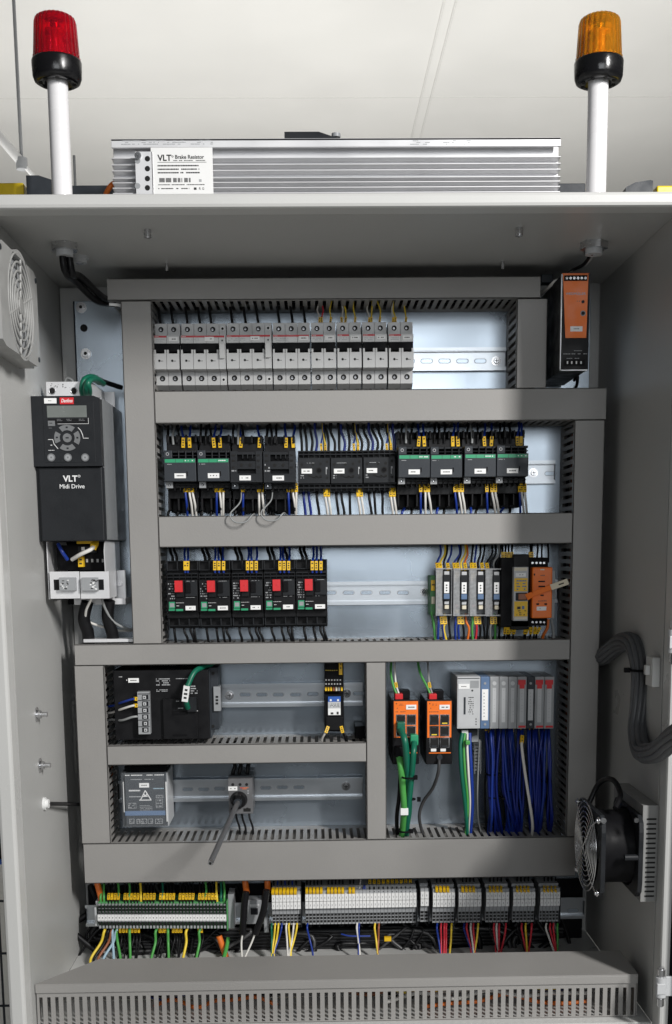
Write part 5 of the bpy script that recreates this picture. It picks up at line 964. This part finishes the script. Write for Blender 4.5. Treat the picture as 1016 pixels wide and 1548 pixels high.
m = MB(); bxp(m, 399, 1386, 406, 1410, -.06, -.035, mgrey); solo(m, 'rail_clamp', 'small grey clamp left of the white tagged terminal blocks', 'clamp', bevel=.001)
def wterm(W_):
    r = bpy.data.objects.new('terminal_block', None); COL.objects.link(r)
    def P(nm, f): return link(f, nm, r, None)
    f = MB().box(.0001, W_-.0001, .016, .050, -.030, .026, tgrey); f.box(.0002, W_-.0002, .004, .016, -.004, .022, tgrey); f.box(.0002, W_-.0002, .007, .016, -.013, -.004, mgrey)
    f.box(.0004, W_-.0004, .0095, .016, -.030, -.013, tgrey)
    for z in (-.0155, -.0205, -.0255): f.box(.0009, W_-.0009, .009, .010, z-.0017, z+.0017, hole)
    P('body', f)
    for z0, z1 in ((.0075, .0175), (-.0035, .0065)):
        g_ = MB().box(.0003, W_-.0003, .001, .004, z0, z1, wlabel); zc = (z0+z1)/2; g_.box(W_*.42, W_*.60, .0007, .001, zc-.0016, zc+.0014, inkg); P('marker_tag', g_)
    return r
def strip(px0, px1, n, pyc, label, group):
    p0, p1 = at(px0, pyc, YS), at(px1, pyc, YS); W_ = (p1.x-p0.x)/n; f0 = wterm(W_)
    for k in range(n):
        p = p0+Vector((W_*k, 0, 0))
        if k == 0: f0.location = p; props(f0, label, 'terminal block', group)
        else: dup(f0, p, label)
    d = MB().box(p1.x, p1.x+.0012, YS+.003, -.032, p1.z-.031, p1.z+.024, dgrey); solo(d, 'end_plate', ' '.join(('dark end plate of '+group).split()[:16]), 'end plate')
strip(411, 455, 8, 1371.5, 'white tagged grey terminal block in the short strip left of the longest strip', 'terminal blocks in the short strip left of the longest one')
strip(461.5, 630, 31, 1370.5, 'white tagged grey terminal block in the longest strip', 'terminal blocks in the longest strip')
strip(636, 648.5, 2, 1366.5, 'narrow grey terminal block right after the longest strip', 'terminal blocks just right of the longest strip')
SL = ['first', 'second', 'third', 'fourth', 'fifth']
sgr = [(654.5, 688), (693.5, 728), (735, 770), (776, 809.5), (817, 847)]
for k, (a, b) in enumerate(sgr): strip(a, b, 6, 1368-k*.4, 'white tagged block in the %s six block group on the right' % SL[k], 'terminal blocks in the %s group on the right' % SL[k])
# wires of the left green strip
ups = [(153, wg), (158, wg), (180, wg), (196, wg), (214, wy), (246, wdg), (311, wg), (329, wy), (335, wdg), (340, wg)]
for a, mm in ups: wire([at(a, 1372, YS+.018), at(a-1, 1358, YS+.014), at(a-1+rnd.uniform(-2, 2), 1345, -.06), at(a+rnd.uniform(-3, 1), 1326, -.05)], .0017, mm, '%s wire above the green terminal strip' % mm.name.replace('wire_', '').replace('_', ' '), 'wires above the green terminal strip', n=5)
for k in range(34):
    a = 164+k*4.9
    if k in (4, 10, 15, 21, 27): continue
    wire([at(a, 1372, YS+.018), at(a, 1362, YS+.012), at(a+1, 1348, -.062), at(a, 1328, -.05)], .0012, wk, 'thin black wire with yellow marker above the green terminal strip', 'marked wires above the green terminal strip', tag=.5, tw=.0018, tl=.010, n=4)
dn = [(160, wy, 138), (166, wk, 143), (171, wbr, 149), (178, wlb, 157), (176, wg, 182), (196, wg, 197), (238, wg, 229), (254, wg, 255), (284, wy, 277), (304, wg, 297), (170, wlb, 172)]
for a, mm, b in dn: wire([at(a, 1402, YS+.015), at(a-3 if b < a else a, 1410, YS+.008), at((a*2+b)/3, 1425, YS+.008), at(b, 1448, -.088), at(b-1, 1462, -.10)], .0020, mm, '%s wire below the green terminal strip' % mm.name.replace('wire_', '').replace('_', ' '), 'wires below the green terminal strip', n=6)
for a in (182, 187, 192, 200, 205, 210, 242, 246, 250, 254, 262, 266, 270, 274, 301, 305):
    wire([at(a, 1400, YS+.015), at(a, 1408, YS+.014), at(a+2, 1420, YS+.02), at(a+rnd.uniform(-12, 12), 1460, -.09)], .0013, wk, 'black wire with yellow marker below the green terminal strip', 'marked wires below the green terminal strip', tag=.27, tw=.0016, tl=.007, n=5)
for (x0, y0, x1, y1, c, l) in ((146, 1330, 154, 1362, wo, 'orange cable at the far left above the green strip'), (370, 1328, 373, 1350, wo, 'orange cable end right of the green strip'), (404, 1328, 405, 1345, wo, 'orange cable end left of the short white tagged strip'), (331, 1415, 343, 1450, wo, 'orange cable under the right end of the green strip')):
    wire([at(x0, y0, -.06), at((x0+x1)/2, (y0+y1)/2, -.062), at(x1, y1, -.06)], .0045, c, l, name='cable', cat='cable', seg=10)
for k, (pts, l) in enumerate((([(372, 1348), (369, 1375), (367, 1412)], 'thick black cable right of the green terminal strip'), ([(403, 1345), (398, 1378), (386, 1412)], 'thick black cable left of the short white tagged strip'))):
    wire([at(a, b, -.088) for a, b in pts], .0050, wk, l, name='cable', cat='cable', seg=12)
    wire([at(pts[-1][0], pts[-1][1]-2, -.088), at(pts[-1][0]-2-4*k, pts[-1][1]+14, -.09), at(pts[-1][0]-1-16*k, 1450, -.098)], .0014, (ww, ww)[k], 'white wire emerging from the thick black cable, %s of two' % ('left', 'right')[k])
wire([at(345, 1418, -.06), at(343, 1430, -.07), at(338, 1450, -.09)], .003, wg, 'green cable beside the orange one under the green strip')
for k in range(7):
    wire([at(413+k*5.6, 1352, YS+.006), at(413+k*5.6, 1347, YS+.006), at(414+k*5.6, 1340, -.06), at(414+k*5.6, 1326, -.05)], .0012, wb if k % 2 else wk, 'wire with yellow marker above the short white tagged strip', 'marked wires above the short strip', tag=.35, tw=.0021, tl=.0125, n=4)
for k in range(24):
    wire([at(464+k*5.43*(1 if k < 14 else 1.25), 1350, YS+.006), at(464+k*5.43*(1 if k < 14 else 1.25), 1346, YS+.006), at(464+k*5.43*(1 if k < 14 else 1.25), 1338, -.06), at(464+k*5.43*(1 if k < 14 else 1.25), 1326, -.05)], .0012, wk, 'black wire with yellow marker above the longest terminal strip', 'marked wires above the longest strip', tag=.38 if k < 14 else .75, tw=.0019, tl=.0115, n=4) if k not in (5, 11) else None
for s, (a, b) in enumerate(sgr):
    for k in range(4):
        x = a+6+k*5.6; wire([at(x, 1348, YS+.006), at(x, 1344, YS+.006), at(x, 1338, -.06), at(x, 1326, -.05)], .0012, wk, 'wire with yellow marker above the %s six block group on the right' % SL[s], 'marked wires above the %s right group' % SL[s], tag=.38, tw=.0021, tl=.012, n=4)
wire([at(541, 1352, YS+.01), at(543, 1345, -.07), at(546, 1326, -.05)], .0012, ww, 'white wire between the yellow markers of the longest strip')
wire([at(548, 1350, YS+.008), at(551, 1338, -.07), at(553, 1348, YS+.008)], .0010, wb, 'small blue wire loop above the longest terminal strip')
lows = [([(411, wdg, 411), (416, wy, 411), (421, wy, 414), (426, wb, 414), (433, ww, 435), (437, wy, 440), (444, ww, 438), (449, wy, 439)], 'below the short white tagged strip'),
        ([(465, wb, 473), (540, ww, 544), (543, wb, 542), (567, wy, 571), (573, wbr, 571)], 'below the longest terminal strip'),
        ([(661, wb, 666), (667, wr, 667), (672, wr, 671), (675, wr, 674), (683, wy, 680)], 'below the first right hand group'), ([(702, wdb, 714), (706, wr, 713), (712, ww, 716), (716, wr, 718), (723, wy, 717)], 'below the second right hand group'),
        ([(741, wk, 753), (747, wr, 750), (751, ww, 752), (755, wr, 754), (765, wr, 757)], 'below the third right hand group'), ([(783, wk, 794), (789, wr, 795), (795, wy, 797), (804, wr, 799)], 'below the fourth right hand group'), ([(826, ww, 838), (832, wr, 840), (837, wr, 841), (843, wg, 843)], 'below the fifth right hand group')]
for L_, d_l in lows:
    for a, mm, b in L_: wire([at(a, 1396, YS+.010), at(a-.5, 1404, YS+.004), at(a*.6+b*.4, 1420, YS+.004), at(b, 1442, -.09), at(b, 1460, -.10)], .0015, mm, '%s wire %s' % (mm.name.replace('wire_', '').replace('_', ' '), d_l), 'wires '+d_l, n=6)
wire([at(516, 1412, -.075), at(530, 1415, -.078), at(560, 1415, -.075)], .0012, wb, 'blue wire lying level under the longest terminal strip')
p = at(586, 1418, -.06); m = MB().box(p.x-.005, p.x+.005, -.066, -.06, p.z-.003, p.z+.003, yellow); solo(m, 'cable_marker', 'loose yellow marker tag under the longest terminal strip', 'marker')
# ------------------------------------------------------------------ drive at the left
YV = -.175
dv = Thing('frequency_drive', 'tall black motor drive with keypad on a grey heatsink body', 'motor drive', at(115, 818, 0)); Q = lambda a, b, Y=YV: at(a, b, Y)
m = MB(); x0, x1, z0, z1 = rc(56, 600, 158, 817, YV+.012); m.box(x0+.0005, x1-.0005, YV+.012, -.004, z0+.0005, z1-.0005, zdrive := mat('drive_grey', (.23, .24, .25), .45, .1)); dv.part('body', m, .001)
xl_, xr_ = x0, x1
zU1, zU0 = Q(105, 599).z, Q(105, 705).z; zL0 = Q(115, 818, YV+.004).z
m = MB().prism([(xl_, zU1), (xr_-.008, zU1), (xr_, zU1-.003), (xr_, zU0), (xl_, zU0)], 'y', YV-.004, YV+.012, dgrey); up = dv.part('keypad_housing', m, .0015)
m = MB().box(xl_+.004, xr_-.0015, YV+.002, YV+.012, zL0, zU0-.0008, dgrey); lo_ = dv.part('cover', m, .0015); m = MB().box(xl_+.0005, xl_+.004, YV+.006, YV+.012, zL0, zU0-.001, dgrey).box(xr_-.0015, xr_, YV+.006, YV+.012, zL0, zU0-.001, dgrey); dv.part('side_rail', m)
yk = YV-.0045; m = MB(); bxp(m, 66, 607, 143, 699, yk, YV-.004, dgrey); kp = dv.part('keypad', m, .0006)
def K(nm, f, bev=.0003): return link(f, nm, kp, dv.L, bev)
f = MB(); bxp(f, 71, 613, 131, 631, yk-.0004, yk, display); K('display', f)
f = MB(); bxp(f, 73, 633, 134, 641, yk-.0003, yk, black); x0, x1, z0, z1 = rc(87, 632, 134, 640.5, yk); f.box(x0, x1, yk-.0006, yk-.0003, z0-.0004, z0, wink); f.box(x1-.0004, x1, yk-.0006, yk-.0003, z0, z1, wink)
for a, b in ((88, 96), (102, 110), (121, 130)): f.bars(Q(a, 650).x, Q(b, 650).x, Q(100, 637.5).z, Q(100, 633.5).z, yk-.0003, 2, keyg, .8, .0005, .0015)
K('menu_strip', f)
f = MB(); bxp(f, 72.5, 636, 83, 644, yk-.001, yk, keyg); f.bars(Q(75, 650).x, Q(81, 650).x, Q(78, 642).z, Q(78, 639).z, yk-.001, 1, dgrey, .8, .0008, .002); K('button', f)
cc = Q(103, 662.5); 
for k, (a0, a1) in enumerate(((52, 128), (232, 308), (-32, 32), (150, 205))):
    f = MB(); rI, rO = .0095, .0165; pts = []
    for i in range(9): a = math.radians(a0+(a1-a0)*i/8); pts.append((cc.x+rO*math.cos(a), cc.z+rO*.98*math.sin(a)))
    for i in range(9): a = math.radians(a1-(a1-a0)*i/8); pts.append((cc.x+rI*math.cos(a), cc.z+rI*math.sin(a)))
    f.prism(pts, 'y', yk-.0012, yk, keyg); am = math.radians((a0+a1)/2); px, pz = cc.x+.013*math.cos(am), cc.z+.013*math.sin(am); f.box(px-.0013, px+.0013, yk-.0014, yk-.0012, pz-.001, pz+.001, dgrey); K('arrow_button', f)
f = MB().cyl((cc.x, yk, cc.z), (cc.x, yk-.0012, cc.z), .0056, keyg, 22); f.box(cc.x-.002, cc.x+.002, yk-.0014, yk-.0012, cc.z-.0008, cc.z+.0008, dgrey); K('round_button', f)
for a in (79, 104, 130): p = Q(a, 692); f = MB().cyl((p.x, yk, p.z), (p.x, yk-.0012, p.z), .0050, keyg, 20); f.cyl((p.x, yk-.0012, p.z), (p.x, yk-.0013, p.z), .0035, mgrey, 20); f.box(p.x-.001, p.x+.001, yk-.0015, yk-.0013, p.z-.001, p.z+.001, keyg); K('round_button', f)
f = MB(); f.tube([(Q(a, b).x, yk-.0002, Q(a, b).z) for a, b in ((119, 647), (123, 651), (126, 658), (127, 663), (135, 663))], .00045, wink, 5); f.tube([(Q(a, b).x, yk-.0002, Q(a, b).z) for a, b in ((74, 665), (81, 665), (83, 672), (89, 679))], .00045, wink, 5)
f.bars(Q(74, 650).x, Q(79, 650).x, Q(78, 675).z, Q(78, 672).z, yk, 1, wink, .8, .0005, .001); f.bars(Q(73, 650).x, Q(82, 650).x, Q(78, 682).z, Q(78, 680.5).z, yk, 1, wink, .9); f.bars(Q(75, 650).x, Q(80, 650).x, Q(78, 648.5).z, Q(78, 647).z, yk, 1, keyg, .9); K('key_print', f, 0)
f = MB(); x0, x1, z0, z1 = rc(67, 602, 85.5, 610, yk); f.box(x0, x1, yk-.0010, YV-.004, z0, z1, wlabel); f.bars(x0+.005, x1-.006, z0+.0025, z1-.0025, yk-.001, 1, ink, 1, .001, .0015); dv.part('name_tag', f, .0008)
f = MB(); x0, x1, z0, z1 = rc(90.5, 601, 111.5, 611, yk); f.box(x0, x1, yk-.0008, YV-.004, z0, z1, red); text('Danfoss', .0062, (x0+x1)/2, yk-.0009, (z0+z1)/2, wink, shear=.35, weight=.0001, mb=f, sx=.72); dv.part('maker_badge', f)
f = MB(); yc = YV+.002; p = Q(107, 724, yc); text('VLT', .0106, p.x-.0005, yc-.0001, p.z, wink, weight=.0003, mb=f); f.ring((p.x+.0108, yc-.0001, p.z+.0034), 'y', .0013, .0004, wink, 14, 4); p = Q(109, 735.5, yc); text('Midi Drive', .0076, p.x, yc-.0001, p.z, wink, weight=.00006, mb=f); dv.part('front_lettering', f)
f = MB(); bxp(f, 96, 706, 116, 708, YV+.0015, YV+.002, blackm); dv.part('latch', f)
# heatsink top bracket, cables
f = MB(); x0, x1, z0, z1 = rc(70, 577, 138, 606, -.13); f.box(x0, x1, -.13, -.128, z0-.01, z1, alu); f.box(x1-.002, x1, -.13, -.03, z0-.01, z1, alu); f.box(x1, x1+.014, -.03, -.028, z0-.01, z1, alu)
for a, b in ((79, 591), (112, 591)): p = at(a, b, -.13); f.cyl((p.x, -.1298, p.z), (p.x, -.1306, p.z), .0038, hole, 14); f.ring((p.x, -.1304, p.z), 'y', .0042, .0006, steel, 18, 5)
for _ in range(14): p = at(rnd.uniform(74, 108), rnd.uniform(580, 588), -.13); f.cyl((p.x, -.13, p.z), (p.x, -.1302, p.z), rnd.uniform(.0003, .0008), ink, 6)
dv.part('top_bracket', f, .0005)
sp = spline([at(104, 577, -.05), at(101, 571, -.05), at(107, 573, -.05)], 5)
gw = [[at(127, 602, -.125), at(124, 588, -.14), at(128, 574, -.14), at(140, 570, -.12), at(152, 576, -.08)], [at(130, 602, -.12), at(130, 588, -.145), at(134, 576, -.145), at(146, 573, -.11), at(156, 580, -.07)], [at(134, 600, -.12), at(135, 590, -.14), at(133, 579, -.15), at(140, 573, -.13), at(150, 578, -.08)]]
for k, g_ in enumerate(gw): wire(g_, .0040, wdg, 'dark green wire looped over the top of the tall drive', 'green wires at the top of the drive', seg=9)
wire([at(146, 572, -.10), at(160, 578, -.06), at(172, 582, -.05), at(184, 586, -.04)], .0034, wk, 'black cable from the green loop to the left duct', name='cable', cat='cable')
wire([at(98, 578, -.06), at(101, 572, -.06), at(108, 574, -.06), at(112, 580, -.06)], .0018, wgr, 'small grey wire loop on top of the tall drive')
# lower wiring compartment
YB = YV+.022
f = MB(); x0, x1, z0, z1 = rc(77, 823, 163, 905, YB+.02); zb = zL0
f.box(x0, x0+.0012, YB, -.03, z0, zb, alu); f.prism([(YB+.010, zb), (YB+.002, zb-.012), (YB+.006, z0+.018), (YB+.03, z0), (-.03, z0), (-.03, zb)], 'x', x1-.0012, x1, alu); f.box(x0, x1, -.032, -.03, z0-.012, zb, blackm); dv.part('side_plate', f, .0003)
f = MB()
for k in range(2):
    a, b = ((75.5, 120.5), (121.5, 165))[k]; x0, x1, z0, z1 = rc(a, 864, b, 905, YB-.004); f2 = MB().box(x0, x1, YB-.004, YB-.0028, z0, z1, alu); bxp(f2, a+6, 876, b-8, 892, YB-.0046, YB-.004, black)
    o = dv.part('clamp_plate', f2, .0005); c = MB(); bxp(c, (a+14, a+2)[k], 873, (b-6, b-17)[k], 893, YB-.011, YB-.0046, mgrey)
    for _ in range(16): u, v = rnd.uniform(a+14, b-17), rnd.uniform(875, 890); bxp(c, u, v, u+rnd.uniform(1, 4), v+rnd.uniform(1, 2.5), YB-.0114, YB-.011, ink if rnd.random() < .5 else wlabel)
    link(c, 'cable_clamp', o, dv.L, .001)
f = MB(); bxp(f, 86, 824, 158, 862, YB+.03, YB+.05, blackm)
for k in range(5): bxp(f, 122+k*8, 845, 125+k*8, 850, YB+.029, YB+.03, inkg)
bxp(f, 118, 826, 145, 836, YB+.026, YB+.03, dgrey); bxp(f, 123, 827, 128, 832, YB+.0255, YB+.026, wlabel); bxp(f, 118, 841, 126, 857, YB+.020, YB+.03, yellow); bxp(f, 120, 845, 124, 847, YB+.0195, YB+.02, ink); bxp(f, 120, 851, 124, 853, YB+.0195, YB+.02, ink); bxp(f, 116, 818, 140, 822, YB+.02, YB+.03, yellow); dv.part('terminal_area', f)
f = MB(); bxp(f, 112, 905, 190, 914, -.08, -.03, alu); bxp(f, 174, 862, 190, 905, -.06, -.055, alu); p = at(181, 882, -.06); f.cyl((p.x, -.06, p.z), (p.x, -.063, p.z), .004, steel, 14); bxp(f, 166, 870, 172, 905, -.09, -.085, alu); dv.part('foot_bracket', f, .0005)
wire([at(88, 822, YB+.01), at(94, 834, YB+.005), at(102, 846, YB+.012)], .0026, wb, 'blue wire in the terminal area under the drive')
wire([at(145, 820, YB+.01), at(138, 830, YB-.002), at(122, 838, YB-.002), at(109, 846, YB+.008)], .0028, ww, 'white wire with yellow marker in the terminal area under the drive', tag=.14, tw=.004, tl=.012)
for k, (pts, l) in enumerate((([(138, 906), (130, 924), (132, 938), (150, 946), (178, 953), (202, 953)], 'left'), ([(154, 905), (160, 922), (172, 940), (190, 950), (203, 952)], 'right'))):
    wire([at(a, b, -.11+i*.012) for i, (a, b) in enumerate(pts)], .0018, wgr if k else ww, 'thin pale wire looping below the drive, %s of two' % l, n=8)
for k, (a, b, l) in enumerate((((132, 910), (135, 968), 'left'), ((165, 908), (172, 970), 'right'))):
    wire([at(a[0], a[1], -.09), at(a[0]-5+k*3, a[1]+25, -.085), at(b[0]-2, b[1]-12, -.08), at(b[0], b[1]+10, -.07)], .0085, wk, 'thick black cable below the drive, %s of two' % l, name='cable', cat='cable', seg=14, n=8)
f = MB(); bxp(f, 126, 966, 204, 971, -.09, -.06, alu); solo(f, 'cable_bracket', 'small metal bracket below the drive on top of the duct', 'bracket', bevel=.0005)
# ------------------------------------------------------------------ tall orange power supply
Y = -.155
t = Thing('tall_power_supply', 'tall black power supply with orange front at the upper right corner', 'power supply', at(870, 560, -.01))
m = MB(); bxp(m, 848.5, 413.5, 890, 559.5, Y, -.012, black); t.part('housing', m, .001)
m = MB(); x0, x1, z0, z1 = rc(847.8, 413, 890.6, 560, Y); e = .0009; m.box(x0, x0+e, Y-.0004, Y+.004, z0, z1, alu).box(x1-e, x1, Y-.0004, Y+.004, z0, z1, dgrey2).box(x0, x1, Y-.0004, Y+.004, z0, z0+e, alu).box(x0, x1, Y-.0004, Y+.004, z1-e, z1, orange); t.part('edge_trim', m)
a, b, c, d = at(851, 414.5, Y), at(889.5, 414.5, Y), at(886, 511, Y), at(854.5, 511, Y); m = MB().prism([(a.x, a.z), (b.x, b.z), (c.x, c.z), (d.x, d.z)], 'y', Y-.0012, Y, orange); pn = t.part('front_panel', m, .0004)
m = MB(); bxp(m, 853, 416, 888, 424.5, Y-.0018, Y-.0012, blackm)
for k in range(6): p = at(856.5+k*5.6, 421, Y); m.cyl((p.x, Y-.0018, p.z), (p.x, Y-.0026, p.z), .0017, steel, 10)
link(m, 'terminal_row', pn, t.L)
m = MB(); text('WEIDMÜLLER', .0042, at(870, 445, Y).x, Y-.0014, at(870, 444.5, Y).z, wlb, mb=m)
p = at(881, 456.5, Y); m.cyl((p.x, Y-.001, p.z), (p.x, Y-.0018, p.z), .002, black, 12); p = at(881, 474, Y); m.cyl((p.x, Y-.001, p.z), (p.x, Y-.0018, p.z), .0034, mgrey, 16); m.cyl((p.x, Y-.0018, p.z), (p.x, Y-.002, p.z), .0024, black, 12); m.bars(at(872, 456, Y).x, at(877, 456, Y).x, at(872, 457.5, Y).z, at(872, 454, Y).z, Y-.0012, 1, wbr, .8, .0008, .001); link(m, 'front_print', pn, t.L)
p = at(871, 497.5, Y); m = MB().box(p.x-.0078, p.x+.0078, Y-.0018, Y-.0012, p.z-.0032, p.z+.0032, wlabel); m.bars(p.x-.0035, p.x+.0035, p.z-.001, p.z+.001, Y-.0018, 1, ink, 1, .0008, .0015); t.part('name_tag', m, .0005)
m = MB(); m.bars(at(868, 520, Y).x, at(880, 520, Y).x, at(868, 531, Y).z, at(868, 529.5, Y).z, Y, 1, inkg, .8); m.bars(at(852, 520, Y).x, at(888, 520, Y).x, at(868, 536, Y).z, at(868, 534, Y).z, Y, 1, inkg, .8); bxp(m, 852, 544, 884.5, 553, Y-.0006, Y, blackm)
for q in (857, 863.5, 870.5, 877.5): bxp(m, q, 546, q+2, 550, Y-.0012, Y-.0006, wlabel)
m.bars(at(857, 520, Y).x, at(880, 520, Y).x, at(868, 542.5, Y).z, at(868, 541, Y).z, Y, 1, inkg, .8); t.part('lower_terminals', m)
wire([at(868, 575, -.08), at(873, 568, -.09), at(872, 582, -.08), at(866, 590, -.06)], .0022, wk, 'short black wire under the tall orange fronted power supply')
# ------------------------------------------------------------------ tell apart things that still share a label: order from the left
def nth(k): return ORD[k] if k < 12 else '%d%s' % (k+1, 'th' if 10 <= (k+1) % 100 <= 20 else {1: 'st', 2: 'nd', 3: 'rd'}.get((k+1) % 10, 'th'))
ws = [o for o in bpy.data.objects if o.parent is None and o.name.split('.')[0] == 'wire']
def score(o):
    d = [max(v.co[i] for v in o.data.vertices)-min(v.co[i] for v in o.data.vertices) for i in (0, 2)]
    s = math.hypot(*d)*(d[1]**0) * (1.6 if o.children else 1)
    l = o['label']
    return s*(.35 if ('black wire' in l and not o.children) or 'dark wire' in l or 'behind' in l else 1)
ws.sort(key=score, reverse=True); rest = ws[292:]; mb = MB()
for o in rest:
    for q in [o]+list(o.children):
        me = q.data; b = len(mb.v); mb.v += [tuple(v.co+o.location) for v in me.vertices]; ms_ = [mb.mi(x) for x in me.materials]
        for p in me.polygons: mb.f.append([b+i for i in p.vertices]); mb.m.append(ms_[p.material_index]); mb.sm.append(p.use_smooth)
for o in rest:
    for q in list(o.children): bpy.data.objects.remove(q)
    bpy.data.objects.remove(o)
solo(mb, 'short_wires', 'many short thin wires and marker sleeves round the devices and terminal strips', 'wires', kind='stuff')
by = {}
for o in bpy.data.objects:
    if o.parent is None and 'label' in o: by.setdefault(o['label'], []).append(o)
for l, os_ in by.items():
    if len(os_) < 2: continue
    os_.sort(key=lambda o: o.location.x)
    if not os_[0].get('group'):
        for o in os_: o['group'] = l
    if 'dense bundle' in l or 'behind the blue' in l: continue
    for k, o in enumerate(os_):
        o['label'] = ' '.join((l+', '+nth(k)+' from the left').split()[:16]) if len(l.split()) <= 12 else ' '.join([nth(k)]+l.split()[:15])
